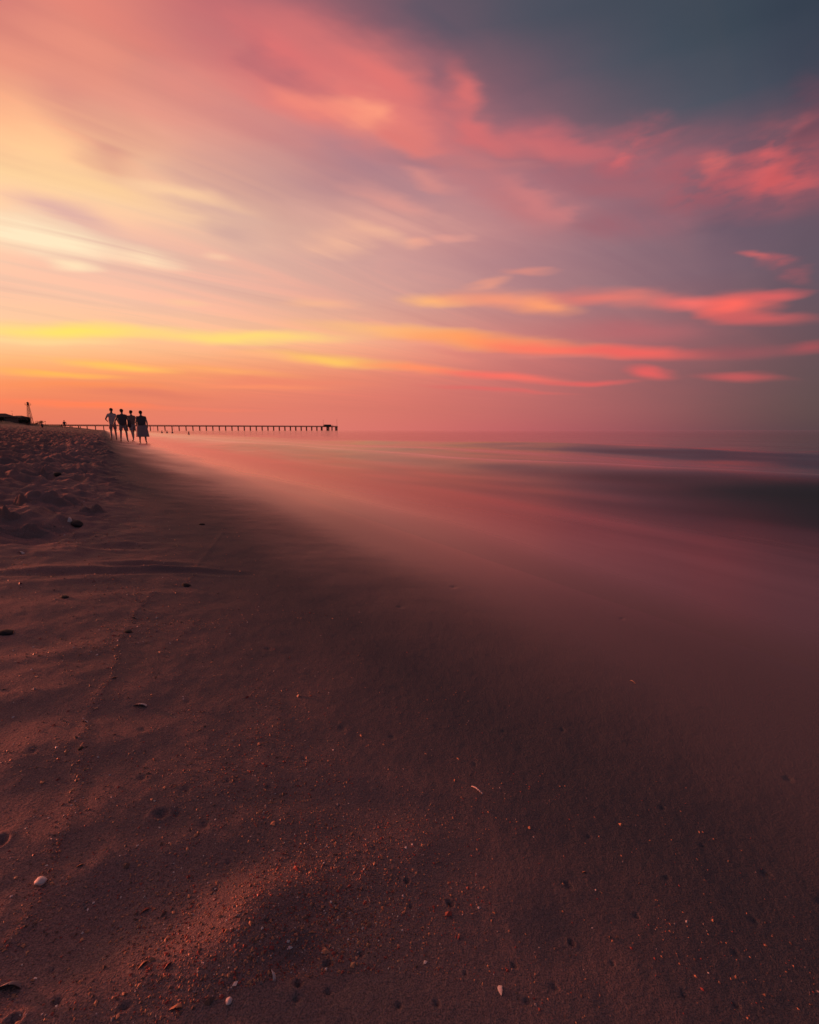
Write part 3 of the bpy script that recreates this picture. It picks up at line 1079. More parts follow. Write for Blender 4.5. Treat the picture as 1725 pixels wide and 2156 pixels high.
# ------------------------------------------------------------------ beach houses behind the dune
def house(px0, px1, Y, py_eave, py_ridge, depth, label, hip, windows, overhang=.5):
    a, b = at(px0, Y), at(px1, Y)
    w = (b - a).length
    mid = (a + b) / 2
    zb = min(hz_at(a.x, a.y), hz_at(b.x, b.y)) - 1.0
    ze = CAM_H + (HZ - py_eave) / F_PX * Y
    zr = CAM_H + (HZ - py_ridge) / F_PX * Y
    va = math.atan2(-mid.x, mid.y)
    h = empty('beach_house', (mid.x, mid.y, zb), va * .25)
    tag(h, label, 'house')
    H = ze - zb
    bm = bmesh.new()
    box(bm, (0, depth / 2, H / 2), (w, depth, H))
    bm_obj('wall', bm, WALLM, h)
    bm = bmesh.new()
    o = overhang
    base = [(-w / 2 - o, -o), (w / 2 + o, -o), (w / 2 + o, depth + o), (-w / 2 - o, depth + o)]
    vb = [bm.verts.new((x, y, H + .003)) for x, y in base]
    vt = [bm.verts.new((x, y, H + .22)) for x, y in base]
    ri = w * .28 if hip else 0
    r1 = bm.verts.new((-w / 2 + ri - (0 if hip else o), depth / 2, H + zr - ze))
    r2 = bm.verts.new((w / 2 - ri + (0 if hip else o), depth / 2, H + zr - ze))
    bm.faces.new(vb)
    for i in range(4):
        bm.faces.new((vb[i], vb[(i + 1) % 4], vt[(i + 1) % 4], vt[i]))
    bm.faces.new((vt[0], vt[1], r2, r1)); bm.faces.new((vt[2], vt[3], r1, r2))
    bm.faces.new((vt[1], vt[2], r2)); bm.faces.new((vt[3], vt[0], r1))
    bm_obj('roof', bm, ROOFM, h)
    for k in range(windows):
        x = -w / 2 + w * (k + .5) / windows
        bm = bmesh.new()
        box(bm, (x, -.03, H * .62), (1.25, .05, 1.45))
        fr = bm_obj('window', bm, TRIM, h)
        bm = bmesh.new()
        box(bm, (x, -.065, H * .62), (1.0, .03, 1.2))
        bm_obj('pane', bm, GLASSM, fr)
    bm = bmesh.new()
    box(bm, (w * .06, -.04, H * .62 - .35), (.95, .06, 2.1))
    bm_obj('door', bm, TRIM, h)
    return h


house(22.5, 45.0, 218, 880.6, 875.6, 7.5, 'low dark beach house with a hipped roof on the dune beside the lattice tower', True, 3)
house(-26.0, 14.0, 205, 880.0, 871.0, 8.0, 'dark gabled beach house cut off by the left edge, on the dune crest', True, 4)
bm = bmesh.new()
pb = at(31.0, 214)
tube(bm, (0, 0, 0), (0, 0, CAM_H + (HZ - 871.0) / F_PX * 214 - pb.z), .09, .05, 8)
tube(bm, (-.5, 0, 5.2), (.5, 0, 5.2), .04, n=6)
o = bm_obj('utility_pole', bm, STEEL)
o.location = pb
tag(o, 'thin pole rising behind the hipped roof house', 'pole')
bm = bmesh.new()
pb = at(97.5, 330)
pb.z = hz_at(pb.x, pb.y) - .3
tube(bm, (0, 0, 0), (0, 0, CAM_H + (HZ - 887.6) / F_PX * 330 - pb.z), .12, .07, 8)
box(bm, (0, 0, 3.0), (.7, .06, .5))
o = bm_obj('marker_post', bm, WOOD)
o.location = pb
tag(o, 'small post standing on the dune skyline between tower and pier', 'post')


# ------------------------------------------------------------------ shrubs on the dune
def shrub(loc, w, h, label, nl=900):
    root = empty('dune_shrub', loc)
    tag(root, label, 'shrub', 'shrubs on the dune')
    rr = random.Random(int(abs(loc[0]) * 100))
    blobs = [(rr.uniform(-.5, .5) * w, rr.uniform(-.3, .3) * w, rr.uniform(.35, .72) * h, rr.uniform(.18, .30) * w) for _ in range(9)]
    bm = bmesh.new()
    for bx, by, bz, br in blobs:
        tube(bm, (bx * .15, by * .15, -.5), (bx, by, bz), .05, .02, 6)
    bm_obj('stems', bm, BARK, root)
    vs, fs = [], []
    for _ in range(nl):
        bx, by, bz, br = rr.choice(blobs)
        d = Vector((rr.gauss(0, 1), rr.gauss(0, 1), rr.gauss(0, 1))).normalized() * br * rr.uniform(.3, 1.1) ** .5
        p = Vector((bx, by, bz)) + Vector((d.x, d.y, d.z * .85))
        if p.z < .05:
            continue
        L = rr.uniform(.10, .24) * (h / 3 + .4)
        ax = Vector((rr.gauss(0, 1), rr.gauss(0, 1), rr.gauss(0, 1))).normalized()
        bx_ = ax.orthogonal().normalized() * L * .4
        i = len(vs)
        vs += [p - ax * L * .5, p + bx_, p + ax * L * .5, p - bx_]
        fs.append((i, i + 1, i + 2, i + 3))
    me = bpy.data.meshes.new('crown')
    me.from_pydata(vs, [], fs)
    link(bpy.data.objects.new('crown', me), root, LEAFM)


shrub(at(4, 190), 2.6, 2.6, 'dark rounded shrub at the left edge below the gabled house')
shrub(at(49.5, 212), 2.6, 2.3, 'low shrub just right of the hipped roof house')
shrub(at(54.5, 205), 1.9, 2.5, 'dark upright shrub between the hipped roof house and the lattice tower')
shrub(at(60.5, 190), 1.7, 2.9, 'dark narrow shrub at the foot of the lattice tower')
shrub(at(84.0, 300), 4.2, 2.0, 'wide low shrub on the dune skyline right of the tower')
shrub(at(75.0, 270), 3.0, 1.2, 'flat little shrub right behind the tower foot')


# ------------------------------------------------------------------ people
def skin_mesh(name, pts, edges, mat, parent, sub=2):
    me = bpy.data.meshes.new(name)
    me.from_pydata([p[0] for p in pts], edges, [])
    o = bpy.data.objects.new(name, me)
    COL.objects.link(o)
    md = o.modifiers.new('skin', 'SKIN')
    md.use_smooth_shade = True
    lay = me.skin_vertices[0].data if len(me.skin_vertices) else None
    if lay is None:
        bpy.context.view_layer.update()
        lay = me.skin_vertices[0].data
    for i, p in enumerate(pts):
        r = p[1]
        lay[i].radius = r if isinstance(r, tuple) else (r, r)
        lay[i].use_root = (i == 0)
    sb = o.modifiers.new('sub', 'SUBSURF')
    sb.levels = sub
    sb.render_levels = sub
    dg = bpy.context.evaluated_depsgraph_get()
    dg.update()
    m2 = bpy.data.meshes.new_from_object(o.evaluated_get(dg))
    m2.name = name
    o.modifiers.clear()
    o.data = m2
    bpy.data.meshes.remove(me)
    m2.materials.clear()
    m2.materials.append(mat)
    m2.polygons.foreach_set('use_smooth', np.ones(len(m2.polygons), dtype=bool))
    if parent is not None:
        o.parent = parent
    return o


def person(loc, face, h, label, shirt, shorts, elbow_l=(.25, -.04, 1.12), wrist_l=(.26, .06, .90),
           elbow_r=(.25, -.04, 1.12), wrist_r=(.26, .06, .90), stride=.08, wide=1.0, hair=HAIR, long_shirt=False,
           spread=.0, ponytail=False, group='people on the beach', sub=2, dress=False):
    k = h / 1.72
    root = empty('person', loc, face)
    tag(root, label, 'person', group)
    P, E = [], []

    def v(x, y, z, r):
        r = tuple(q * k for q in r) if isinstance(r, tuple) else r * k
        P.append(((x * k, y * k, z * k), r))
        return len(P) - 1

    def e(*ids):
        for a, b in zip(ids[:-1], ids[1:]):
            E.append((a, b))
    w = wide
    pel = v(0, 0, .95, (.135 * w, .10 * w))
    sp = v(0, .01, 1.10, (.125 * w, .095 * w))
    ch = v(0, .005, 1.30, (.145 * w, .105 * w))
    nb = v(0, -.01, 1.44, (.075, .065))
    nk = v(0, .0, 1.505, (.05, .052))
    h1 = v(0, .02, 1.565, (.062, .075))
    h2 = v(0, .008, 1.635, (.076, .092))
    h3 = v(0, -.005, 1.69, (.05, .062))
    e(pel, sp, ch, nb, nk, h1, h2, h3)
    ns_ = v(0, .098, 1.60, (.014, .016)); e(h2, ns_)
    for sx in (-1, 1):
        er = v(sx * .078, -.005, 1.605, (.012, .02)); e(h2, er)
        el, wr = (elbow_l, wrist_l) if sx < 0 else (elbow_r, wrist_r)
        sh = v(sx * .165 * (w * .5 + .5), -.005, 1.385, .062)
        ua = v(sx * (el[0] * .55 + .165 * .45), el[1] * .55, 1.385 * .45 + el[2] * .55, .052)
        eb = v(sx * el[0], el[1], el[2], .042)
        wv = v(sx * wr[0], wr[1], wr[2], .028)
        dv = Vector((sx * (wr[0] - el[0]), wr[1] - el[1], wr[2] - el[2])).normalized()
        wp_ = Vector((sx * wr[0], wr[1], wr[2]))
        pm = wp_ + dv * .065
        pv = v(*pm, (.022, .036))
        e(ch, sh, ua, eb, wv, pv)
        acr = Vector((0, 1, 0)) if abs(dv.y) < .6 else Vector((0, 0, 1))
        for fi, (off, ln) in enumerate(((-.028, .062), (-.009, .074), (.010, .070), (.028, .055))):
            m_ = pm + acr * off + dv * (.03 + ln * .4)
            t_ = pm + acr * off * 1.1 + dv * (.03 + ln) + Vector((-sx * .018, 0, 0))
            e(pv, v(*m_, .0095), v(*t_, .008))
        th = pm + acr * .048 + dv * .012
        e(pv, v(*th, .011), v(*(th + acr * .012 + dv * .03), .009))
    legs = {}
    for sx in (-1, 1):
        f = sx * stride
        hp = v(sx * .088 * w, 0, .88, .098 * w)
        tm = v(sx * (.10 + spread * .3), f * .4, .69, .078)
        kn = v(sx * (.105 + spread * .6), .015 + f * .8, .49, .058)
        cf = v(sx * (.11 + spread * .8), -.02 + f * 1.0, .33, .056)
        an = v(sx * (.115 + spread), -.03 + f * 1.3, .095, .036)
        bl = v(sx * (.125 + spread), .08 + f * 1.3, .04, (.042, .032))
        to = v(sx * (.13 + spread), .16 + f * 1.3, .03, (.036, .022))
        e(pel, hp, tm, kn, cf, an, bl, to)
        legs[sx] = (hp, tm, kn)
    skin_mesh('body', P, E, SKIN, root, sub)
    # clothes follow the same frame, a little proud of it
    g = .034
    S = []

    def c(i, extra, z=None):
        p, r = P[i]
        r = r if isinstance(r, tuple) else (r, r)
        return ((p[0], p[1], p[2] if z is None else z * k), tuple(q + extra for q in r))
    # shirt
    lo = .86 if not long_shirt else .76
    pts = [c(ch, g), c(sp, g + .016), c(pel, g + .018, lo), c(nb, g * .5, 1.41), c(nk, .006, 1.47)]
    ed = [(0, 1), (1, 2), (0, 3), (3, 4)]
    n0 = 11
    for sx in (-1, 1):
        base = nb + 0
    idx_sh = [i for i, (p, r) in enumerate(P) if abs(p[2] - 1.385 * k) < 1e-6 and abs(abs(p[0]) - .165 * (w * .5 + .5) * k) < 1e-6]
    for i in idx_sh:
        a = len(pts)
        pts.append(c(i, g * .35, 1.375)); pts.append(c(i + 1, g * .8))
        ed += [(0, a), (a, a + 1)]
    skin_mesh('shirt', pts, ed, shirt, root, sub)
    # shorts
    pts = [((0, 0, .985 * k), (.128 * w * k, .105 * k)), ((0, 0, .90 * k), (.140 * w * k, .115 * k))]
    ed = [(0, 1)]
    for sx in (-1, 1):
        hp, tm, kn = legs[sx]
        a = len(pts)
        q, q2 = P[tm][0], P[kn][0]
        pts.append(((sx * .085 * w * k, q[1] * .3, .80 * k), (.098 * w * k, .10 * k)))
        pts.append((q, (.098 * w * k, .098 * k)))
        pts.append((tuple(q[i] * .45 + q2[i] * .55 for i in range(3)), (.096 * k, .096 * k)))
        ed += [(1, a), (a, a + 1), (a + 1, a + 2)]
    if dress:
        bm = bmesh.new()
        n, prev = 28, None
        for zz, rx, ry in ((1.0, .155, .125), (.88, .185, .15), (.70, .205, .185), (.50, .225, .205), (.34, .235, .22)):
            ring = [bm.verts.new((rx * w * k * math.cos(2 * math.pi * i / n) * (1 + .05 * math.sin(7 * i) * (1 - zz)),
                                  ry * k * math.sin(2 * math.pi * i / n) * (1 + .05 * math.cos(5 * i) * (1 - zz)), zz * k)) for i in range(n)]
            if prev:
                for i in range(n):
                    bm.faces.new((prev[i], prev[(i + 1) % n], ring[(i + 1) % n], ring[i]))
            prev = ring
        bm_obj('skirt', bm, shorts, root, True)
    else:
        skin_mesh('shorts', pts, ed, shorts, root, sub)
    # hair
    bm = bmesh.new()
    bmesh.ops.create_uvsphere(bm, u_segments=16, v_segments=10, radius=1, matrix=Matrix.Translation((0, -.018 * k, 1.648 * k)) @ Matrix.Diagonal((.092 * k, .108 * k, .088 * k, 1)))
    cut = [v_ for v_ in bm.verts if v_.co.y > .03 * k and v_.co.z < 1.655 * k]
    bmesh.ops.delete(bm, geom=cut, context='VERTS')
    if ponytail:
        tube(bm, (0, -.10 * k, 1.66 * k), (0, -.14 * k, 1.47 * k), .035 * k, .014 * k, 8)
    bm_obj('hair', bm, hair, root, True)
    return root


GP = 'people strolling along the waterline'
face_away = math.atan2(NY, NX)                              # +Y of the figure turned along the shore
pa = at(238.5, 26.2)
person(pa, face_away, 1.73, 'slim person in pale reddish shirt and shorts walking, leftmost of the group at the waterline', CLOTH_E, CLOTH_A,
       elbow_l=(.30, -.05, 1.14), wrist_l=(.24, .17, 1.06), elbow_r=(.24, -.05, 1.12), wrist_r=(.29, .08, .92), stride=.13, ponytail=True, long_shirt=True, group=GP)
pb_ = at(260.0, 25.0)
person(pb_, face_away - .15, 1.70, 'broad person in dark shirt with bag at hip, second from left at the waterline', CLOTH_B, CLOTH_C,
       elbow_l=(.31, -.03, 1.14), wrist_l=(.40, .06, .97), elbow_r=(.27, -.02, 1.11), wrist_r=(.27, .06, .90), stride=.05, wide=1.28, long_shirt=True, spread=.03, group=GP)
person(at(279.0, 28.5), face_away + .35, 1.82, 'tall person in brown top walking between the bag carrier and the person in a skirt', CLOTH_D, CLOTH_C,
       stride=.22, wide=1.08, elbow_l=(.22, -.12, 1.12), wrist_l=(.22, .02, .90), elbow_r=(.22, .06, 1.12), wrist_r=(.21, .24, .94), group=GP)
person(at(299.5, 24.6), face_away - .2, 1.66, 'stout person in top and long skirt, rightmost of the group, in the thin wash', CLOTH_B, CLOTH_F,
       wide=1.36, elbow_l=(.25, -.05, 1.12), wrist_l=(.24, .08, .92), elbow_r=(.27, -.04, 1.12), wrist_r=(.26, .08, .91), stride=.05, spread=.02, group=GP, dress=True)
# the bag hanging at the second walker's hip
bm = bmesh.new()
box(bm, (0, 0, 0), (.16, .34, .42))
bmesh.ops.bevel(bm, geom=list(bm.edges), offset=.05, segments=3, affect='EDGES')
bag = bm_obj('shoulder_bag', bm, CLOTH_B, None, True)
rt = Vector((math.cos(face_away), math.sin(face_away), 0))
bag.location = pb_ + rt * .30 + Vector((0, 0, .93))
bag.rotation_euler = (0, 0, face_away)
tag(bag, 'dark shoulder bag hanging at the right hip of the broad walker', 'bag')
bm = bmesh.new()
tube(bm, (-.02, -.10, .20), (-.20, -.04, .52), .014, n=6)
tube(bm, (-.02, .10, .20), (-.20, .02, .52), .014, n=6)
bm_obj('strap', bm, CLOTH_B, bag, True)

GF = 'people far along the beach'
person(at(137.5, 96), face_away, 1.78, 'dark figure standing on the sand below the far end of the pier', CLOTH_B, CLOTH_B, wide=1.3, group=GF, sub=1,
       elbow_r=(.36, -.03, 1.15), wrist_r=(.38, .1, .98))
person(at(131.6, 205), face_away, 1.72, 'tiny figure just left of the lone standing figure by the pier', CLOTH_B, CLOTH_D, group=GF, sub=1)
person(at(170.2, 262), face_away, 1.75, 'tiny figure under the pier at the far waterline', CLOTH_D, CLOTH_B, group=GF, sub=1)
person(at(149.0, 250), face_away, 1.65, 'tiny figure of the pair under the landward end of the pier, left one', CLOTH_D, CLOTH_B, group=GF, sub=1)
person(at(152.6, 255), face_away, 1.70, 'tiny figure of the pair under the landward end of the pier, right one', CLOTH_B, CLOTH_B, group=GF, sub=1)


def sitter(loc, face, label):
    root = empty('person', loc, face)
    tag(root, label, 'person', GF)
    pts = [((0, 0, .12), (.16, .13)), ((0, -.02, .30), (.13, .10)), ((0, .02, .50), (.16, .11)), ((0, .05, .64), .06), ((0, .08, .72), (.07, .08)),
           ((0, .08, .80), (.078, .09)), ((0, .07, .86), .05)]
    ed = [(i, i + 1) for i in range(6)]
    for sx in (-1, 1):
        a = len(pts)
        pts += [((sx * .10, .05, .12), .09), ((sx * .14, .34, .40), .06), ((sx * .12, .52, .06), .04), ((sx * .12, .64, .03), .03)]
        ed += [(0, a), (a, a + 1), (a + 1, a + 2), (a + 2, a + 3)]
        b = len(pts)
        pts += [((sx * .18, .03, .58), .055), ((sx * .25, .16, .38), .042), ((sx * .12, .33, .43), .03), ((sx * .06, .38, .44), .03)]
        ed += [(2, b), (b, b + 1), (b + 1, b + 2), (b + 2, b + 3)]
        for off in (-.024, -.008, .008, .024):
            q = len(pts)
            pts.append(((sx * .01, .40 + off, .44 + off * .3), .009)); ed.append((b + 3, q))
    skin_mesh('body', pts, ed, SKIN, root, 1)
    t_ = [((0, .01, .50), (.19, .135)), ((0, -.02, .30), (.165, .13)), ((0, 0, .12), (.19, .155)), ((0, .045, .60), .075)]
    skin_mesh('shirt', t_, [(0, 1), (1, 2), (0, 3)], CLOTH_B, root, 1)
    bm = bmesh.new()
    bmesh.ops.create_uvsphere(bm, u_segments=12, v_segments=8, radius=1, matrix=Matrix.Translation((0, .055, .81)) @ Matrix.Diagonal((.092, .10, .085, 1)))
    bm_obj('hair', bm, HAIR, root, True)
    return root


sitter(at(90.5, 84), face_away + .5, 'person sitting on the sand with knees drawn up, below the dune skyline')

GW = 'bathers standing in the shallow sea'
for px, Y, lab in ((340.8, 100, 'bather waist deep in the sea, left one of the close three'),
                   (351.5, 96, 'bather waist deep in the sea, middle one of the close three'),
                   (362.6, 92, 'bather waist deep in the sea, right one of the close three'),
                   (397.0, 70, 'lone bather low in the sea to the right of the three')):
    q = at(px, Y)
    q.z = -1.12 if px < 390 else -1.25
    person(q, face_away + .8, 1.70, lab, CLOTH_A, CLOTH_A, group=GW, sub=1)

# ------------------------------------------------------------------ a boat at the horizon
bt = empty('motor_boat', at(1122.5, 2600, 905.0), math.radians(70))
bt.location.z = 0
tag(bt, 'tiny motor boat far out on the horizon', 'boat')
bm = bmesh.new()
st = [(-4, 1.2, 1.0), (-2, 1.4, 1.05), (1, 1.3, 1.15), (3, .7, 1.35), (4.4, .05, 1.6)]
rows = []
for x, w, zt in st:
    rows.append([bm.verts.new(p) for p in ((x, -w, zt), (x, -w * .7, .15), (x, 0, -.35), (x, w * .7, .15), (x, w, zt))])
for a, b in zip(rows[:-1], rows[1:]):
    for i in range(4):
        bm.faces.new((a[i], b[i], b[i + 1], a[i + 1]))
    bm.faces.new((a[4], b[4], b[0], a[0]))
bm.faces.new(rows[0])
bm_obj('hull', bm, HULL, bt, False)
bm = bmesh.new()
box(bm, (-.4, 0, 1.75), (2.4, 1.7, 1.35))
box(bm, (-.4, 0, 2.48), (2.9, 2.0, .12))
bm_obj('cabin', bm, TRIM, bt)

# ------------------------------------------------------------------ lumps of loose sand
GM = 'heaps of trodden sand at the left'


def mound(px0, px1, py_base, hpx, label, bumps=3, asp=.8, seed=0):
    a = on_ground(px0, py_base)
    b = on_ground(px1, py_base)
    if a is None or b is None:
        return
    cx_, cy_ = (a[0] + b[0]) / 2, (a[1] + b[1]) / 2
    w = math.hypot(a[0] - b[0], a[1] - b[1]) / 2
    r = math.hypot(cx_, cy_)
    hh = hpx / F_PX * r * 1.1
    dirv = np.array([(b[0] - a[0]), (b[1] - a[1])]) / (2 * w)
    per = np.array([-dirv[1], dirv[0]])
    n = 60
    u, v = np.meshgrid(np.linspace(-1.1, 1.1, n), np.linspace(-1.1, 1.1, n))
    d = w * asp
    X = cx_ + u * w * dirv[0] + v * d * per[0]
    Y = cy_ + u * w * dirv[1] + v * d * per[1]
    q = np.zeros_like(u)
    rr = np.random.default_rng(seed + 5)
    for i in range(bumps):
        ux, vx = rr.uniform(-.55, .55), rr.uniform(-.4, .4)
        if i == 0:
            ux, vx = rr.uniform(-.25, .25), 0
        rad = rr.uniform(.32, .5)
        q = np.maximum(q, (1.0 if i == 0 else rr.uniform(.45, .75)) * np.exp(-((u - ux) ** 2 + (v - vx) ** 2) / (rad * rad)))
    q = q + .10 * fbm(u * 3 + seed, v * 3, 4, seed) * sstep(0, .3, q)
    Z = height(X.ravel(), Y.ravel()).reshape(X.shape) + hh * q - .10 * hh - .10 * hh * sstep(.8, 1.1, np.hypot(u, v))
    vs = np.stack([X.ravel() - cx_, Y.ravel() - cy_, Z.ravel() - Z.min()], 1)
    i, j = np.meshgrid(np.arange(n - 1), np.arange(n - 1), indexing='ij')
    k = (i * n + j).ravel()
    o = np_mesh('sand_mound', vs, np.stack([k, k + 1, k + n + 1, k + n], 1), SAND)
    o.location = (cx_, cy_, Z.min())
    tag(o, label, 'sand mound', GM)


mound(50, 172, 1057, 20, 'long heap of loose sand with a rounded hump, just left of the lone lump', 4, .6, 1)
mound(14, 72, 1062, 17, 'small pointed sand heap in front of the long heap near the left edge', 3, .6, 2)
mound(163, 236, 1078, 17, 'lone dark lump of sand with two humps on the smooth beach', 2, .55, 8)
mound(-8, 124, 1118, 20, 'broad crumbly sand heap near the left edge, above the deep footprint', 5, .5, 4)
mound(-20, 46, 1088, 17, 'rough sand heap cut by the left edge between two larger heaps', 4, .6, 6)
mound(76, 116, 995, 9, 'small dark sand heap farther up the beach beside the dark stone', 2, .6, 7)
mound(-12, 20, 1005, 13, 'small sand heap at the left edge, farther up the beach', 2, .6, 3)
mound(17, 52, 993, 7, 'low sand ridge far up the beach, between the edge heap and the small dark heap', 3, .6, 9)

# ------------------------------------------------------------------ shells, stones, bits on the sand
SH_PALE = plain('shell_pale', (.85, .66, .62), .5, .3, 120, .4)
SH_ORANGE = plain('shell_orange', (.62, .26, .15), .5, .35, 120, .4)
SH_RED = plain('shell_red', (.42, .075, .06), .5, .35, 120, .4)
SH_GREY = plain('shell_grey', (.36, .27, .27), .55, .45, 90, .4)
STONE = plain('dark_stone', (.030, .026, .028), .8, .3, 90, .3)
STRAW = plain('straw', (.45, .30, .22), .8, .3, 120)


def shell_bm(w, ribs=9, dome=.42, cut=1.0):
    """A single ribbed clam valve, hinge at -y, lying with its back up."""
    bm = bmesh.new()
    n, m = 36, 8
    def pt(i, j, off):
        a = math.pi * (-.5 + cut * (i / n - .5) * .84) + math.pi
        f = j / m
        R = w * f * (1 + .10 * math.cos(3 * a))
        x, y = R * math.cos(a), -R * math.sin(a) * .9
        z = w * dome * math.sin(math.pi * (1 - f) * .5 + .12) * (1 if f > 0 else .9)
        z += w * .035 * math.cos(ribs * 2 * (i / n) * math.pi) * f
        return Vector((x, y + w * .45, max(z, 0) - off))
    for off in (0, .06 * w):
        rows = [[bm.verts.new(pt(i, j, off)) for i in range(n + 1)] for j in range(1, m + 1)]
        for a, b in zip(rows[:-1], rows[1:]):
            for i in range(n):
                bm.faces.new((a[i], a[i + 1], b[i + 1], b[i]))
        if off == 0:
            top = rows
        else:
            bot = rows
    for i in range(n):
        bm.faces.new((top[-1][i], top[-1][i + 1], bot[-1][i + 1], bot[-1][i]))
        bm.faces.new((top[0][i], bot[0][i], bot[0][i + 1], top[0][i + 1]))
    return bm


def clam_bm(w):
    """A closed ribbed clam, beak at +y."""
    bm = bmesh.new()
    bmesh.ops.create_uvsphere(bm, u_segments=40, v_segments=20, radius=1)
    for v in bm.verts:
        a = math.atan2(v.co.x, -v.co.y)
        rib = 1 + .035 * math.cos(a * 18) * math.hypot(v.co.x, v.co.y)
        beak = 1 - .25 * max(v.co.y, 0) ** 2
        rib *= 1 + .22 * mnoise.noise(v.co * 1.3)
        v.co = Vector((v.co.x * w * rib * beak, v.co.y * w * .82 * rib, v.co.z * w * .62 * beak + w * .35))
    return bm


def normal_at(x, y, e=.01):
    zx = (hz_at(x + e, y) - hz_at(x - e, y)) / (2 * e)
    zy = (hz_at(x, y + e) - hz_at(x, y - e)) / (2 * e)
    return Vector((-zx, -zy, 1)).normalized()


def seat(o, g, rz, sink=0.0, tilt=(0, 0)):
    q = normal_at(g[0], g[1]).to_track_quat('Z', 'Y')
    o.rotation_euler = (q.to_matrix() @ Matrix.Rotation(rz, 3, 'Z') @ Matrix.Rotation(tilt[0], 3, 'X') @ Matrix.Rotation(tilt[1], 3, 'Y')).to_euler()
    o.location = (g[0], g[1], g[2] - sink)


GS = 'shells lying on the sand'
for (px, py, wpx, mat, rz, tilt, lab) in [
    (85, 1860, 16, SH_PALE, .5, (.4, .3), 'largest pale pink clam shell, alone on dark sand at the lower left'),
    (169, 1823, 10, SH_ORANGE, 1.4, (.2, 0), 'small orange shell just up the sand from the large pale clam shell'),
    (147, 1849, 9, SH_ORANGE, .2, (.1, .1), 'small flat orange shell right of the large pale clam shell'),
    (306, 1917, 12, SH_RED, 2.4, (.2, 0), 'deep red shell chip at the edge of the lower left hollow'),
    (301, 2032, 15, SH_ORANGE, 1.0, (.3, .2), 'elongated orange shell in the shell hash at bottom left'),
    (353, 2034, 12, SH_RED, .6, (.5, .1), 'red orange shell standing tilted beside the elongated orange shell'),
    (371, 2122, 18, SH_ORANGE, 2.0, (.1, .1), 'blunt orange shell close to the bottom edge'),
    (482, 2110, 10, SH_PALE, .2, (.3, 0), 'pale pink triangular shell near the bottom edge'),
    (20, 2081, 30, SH_GREY, 1.2, (.1, .2), 'broad grey pink shell half buried at the lower left edge'),
    (574, 2053, 19, SH_PALE, .1, (.5, .2), 'pale banded shell beside the dark hollow with pinholes'),
    (829, 1877, 9, SH_ORANGE, .4, (.4, 0), 'tiny bright orange shell between the round holes'),
    (1053, 2085, 15, SH_PALE, 2.3, (.1, 0), 'pinkish oval shell alone on the dark sand at the bottom centre'),
    (297, 1486, 22, SH_PALE, 1.7, (.15, .1), 'pale pink shell lying in the soft hollow at the left'),
    (180, 1520, 11, SH_PALE, .3, (.3, 0), 'whitish shell sitting on the wrack line'),
    (285, 1302, 11, SH_GREY, .9, (.1, 0), 'greyish shell near the upper part of the wrack line'),
    (358, 1355, 7, SH_PALE, .2, (.1, 0), 'very small white shell to the right of the wrack line'),
    (1230, 1837, 8, SH_ORANGE, 1.0, (.2, 0), 'small orange shell above the hole pair at the right'),
    (47, 1165, 14, SH_PALE, 1.3, (.1, 0), 'pale shell below the deep footprint at the left edge'),
    (147, 1095, 16, SH_PALE, .7, (.2, .1), 'white broken shell beside the crumbly heap and the flat dark stone'),
    (240, 1428, 9, SH_ORANGE, 1.9, (.2, .1), 'small orange shell halfway up the wrack line'),
    (424, 1500, 6, SH_ORANGE, .6, (.3, 0), 'speck of orange shell on the smooth sand right of the hollow'),
]:
    g = on_ground(px, py)
    r = math.dist((0, 0, CAM_H), g)
    w = wpx / F_PX * r * .5
    o = bm_obj('shell', clam_bm(w) if lab.startswith(('largest pale', 'pale pink triangular'))  else shell_bm(w, 7 + int(rz * 3), .75 if wpx > 25 else .5), mat, None, True)
    seat(o, g, rz, w * .05, (tilt[0] * .4, tilt[1] * .4))
    tag(o, lab, 'shell', GS)
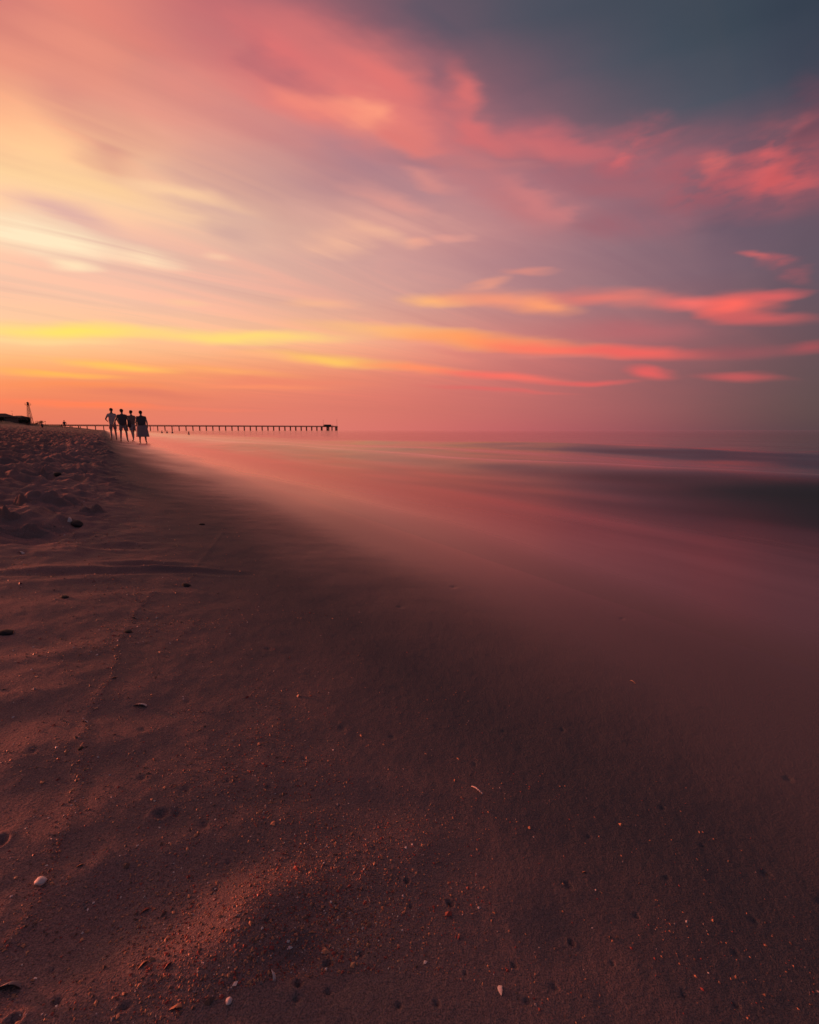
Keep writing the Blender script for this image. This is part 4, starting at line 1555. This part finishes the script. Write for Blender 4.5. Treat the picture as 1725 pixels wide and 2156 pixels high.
# a curved sliver of razor shell
for (px, py, wpx, mat, lab) in [(1005, 1664, 26, SH_PALE, 'thin curved razor shell sliver lying on the dark sand at the right'),
                                (1333, 1437, 12, STRAW, 'tiny pale straw on the damp sand far to the right')]:
    g = on_ground(px, py)
    r = math.dist((0, 0, CAM_H), g)
    w = wpx / F_PX * r
    bm = bmesh.new()
    pr = None
    for i in range(9):
        f = i / 8 - .5
        p = Vector((f * w, .12 * w * (1 - 4 * f * f), .004 * (1 - 4 * f * f)))
        if pr is not None:
            tube(bm, pr, p, w * .035 * (1 - abs(f)) + .0004, n=6)
        pr = p
    o = bm_obj('razor_shell' if mat is SH_PALE else 'straw', bm, mat, None, True)
    seat(o, g, -.25, 0)
    tag(o, lab, 'shell' if mat is SH_PALE else 'straw')
GK = 'dark stones on the beach'
for (px, py, wpx, lab) in [(122.5, 1001, 12, 'round dark stone on the sand beyond the heaps'),
                           (163, 1104, 24, 'flat dark stone beside the crumbly sand heap'),
                           (392, 1233, 17, 'dark oval stone on smooth sand at the upper end of the wrack line'),
                           (425, 1105, 12, 'thin dark stone on smooth sand near the wet edge'),
                           (270, 1331, 14, 'dark flat stone sitting on the wrack line bend'),
                           (12, 1334, 22, 'dark flat stone at the left edge'),
                           (136, 1258, 14, 'small dark stone between the wrack line and the left edge'),
                           (170, 1577, 9, 'little dark stone at the foot of the wrack line')]:
    g = on_ground(px, py)
    r = math.dist((0, 0, CAM_H), g)
    w = wpx / F_PX * r * .5
    bm = bmesh.new()
    bmesh.ops.create_icosphere(bm, subdivisions=3, radius=1)
    for v in bm.verts:
        k = 1 + .28 * mnoise.noise(v.co * 1.4 + Vector((px, py, 0)))
        v.co = Vector((v.co.x * w * k, v.co.y * w * .8 * k, v.co.z * w * (.75 if px == 122.5 else .34) * k))
    o = bm_obj('stone', bm, STONE, None, True)
    seat(o, g, random.uniform(0, 3), -w * .1)
    tag(o, lab, 'stone', GK)

# shell hash: countless small chips, thickest along the swells and the wrack line
N = 260000
rr_ = np.exp(rng.uniform(math.log(.36), math.log(7.5), N))
aa_ = np.radians(rng.uniform(-49, 49, N))
fx, fy = rr_ * np.sin(aa_), rr_ * np.cos(aa_)
fs_, ft_ = shore(fx, fy)
dens = .22 + 1.0 * sstep(.05, .75, fbm(fx * 3.2, fy * 3.2, 3, 201)) + .35 * sstep(.1, .8, fbm(fx * 14, fy * 14, 2, 203))


def along(pts, wd):
    L = [ground_hit(*p)[:2] for p in pts]
    d = np.full(fx.shape, 1e9)
    for a, b in zip(L[:-1], L[1:]):
        vx, vy = b[0] - a[0], b[1] - a[1]
        k = np.clip(((fx - a[0]) * vx + (fy - a[1]) * vy) / (vx * vx + vy * vy), 0, 1)
        d = np.minimum(d, np.hypot(fx - a[0] - k * vx, fy - a[1] - k * vy))
    return np.exp(-(d / wd) ** 2)


dens += 1.0 * along([(1180, 1665), (800, 1760), (580, 1860), (500, 1990)], .045)
dens += 0.9 * along([(330, 1870), (400, 1960), (350, 2060), (430, 2150)], .045)
dens += 0.8 * along([(900, 1800), (760, 1900), (640, 2000)], .05)
dens += 1.5 * along(LINE_PX, .008)
dens += .8 * along([(560, 1560), (440, 1640), (620, 1690)], .07)
dens *= sstep(.8, 1.3, fs_) * (.10 + .90 * sstep(1.30, 1.56, fs_))
keep = rng.uniform(0, 2.4, N) < dens
fx, fy, rr_, ft_ = fx[keep], fy[keep], rr_[keep], ft_[keep]
fz = height(fx, fy)
n = len(fx)
size = (.00055 + .00060 * rr_) * np.exp(rng.normal(0, .45, n)) * 1.1
size = np.minimum(size, .006)
V = np.zeros((n, 5, 3))
ang = rng.uniform(0, 2 * np.pi, n)
el_ = rng.uniform(.55, 1.0, n)
for i in range(4):
    a = ang + i * np.pi / 2 + rng.normal(0, .25, n)
    q = size * rng.uniform(.7, 1.15, n) * (1 if i % 2 == 0 else el_)
    V[:, i, 0] = fx + q * np.cos(a)
    V[:, i, 1] = fy + q * np.sin(a)
    V[:, i, 2] = fz + rng.uniform(-.15, .35, n) * size
V[:, 4, 0], V[:, 4, 1], V[:, 4, 2] = fx, fy, fz + size * rng.uniform(.35, .9, n)
base = np.arange(n)[:, None] * 5
tri = np.concatenate([base + np.array([[i, (i + 1) % 4, 4]]) for i in range(4)], 0)
hash_o = np_mesh('shell_hash', V.reshape(-1, 3), tri, SH_ORANGE, False)
for m in (SH_PALE, SH_RED, SH_GREY, plain('shell_brown', (.20, .105, .085), .6, .4, 150)):
    hash_o.data.materials.append(m)
mi = rng.choice(5, n, p=[.42, .03, .20, .05, .30])
hash_o.data.polygons.foreach_set('material_index', np.tile(mi, 4).astype(np.int32))
tag(hash_o, kind='stuff')
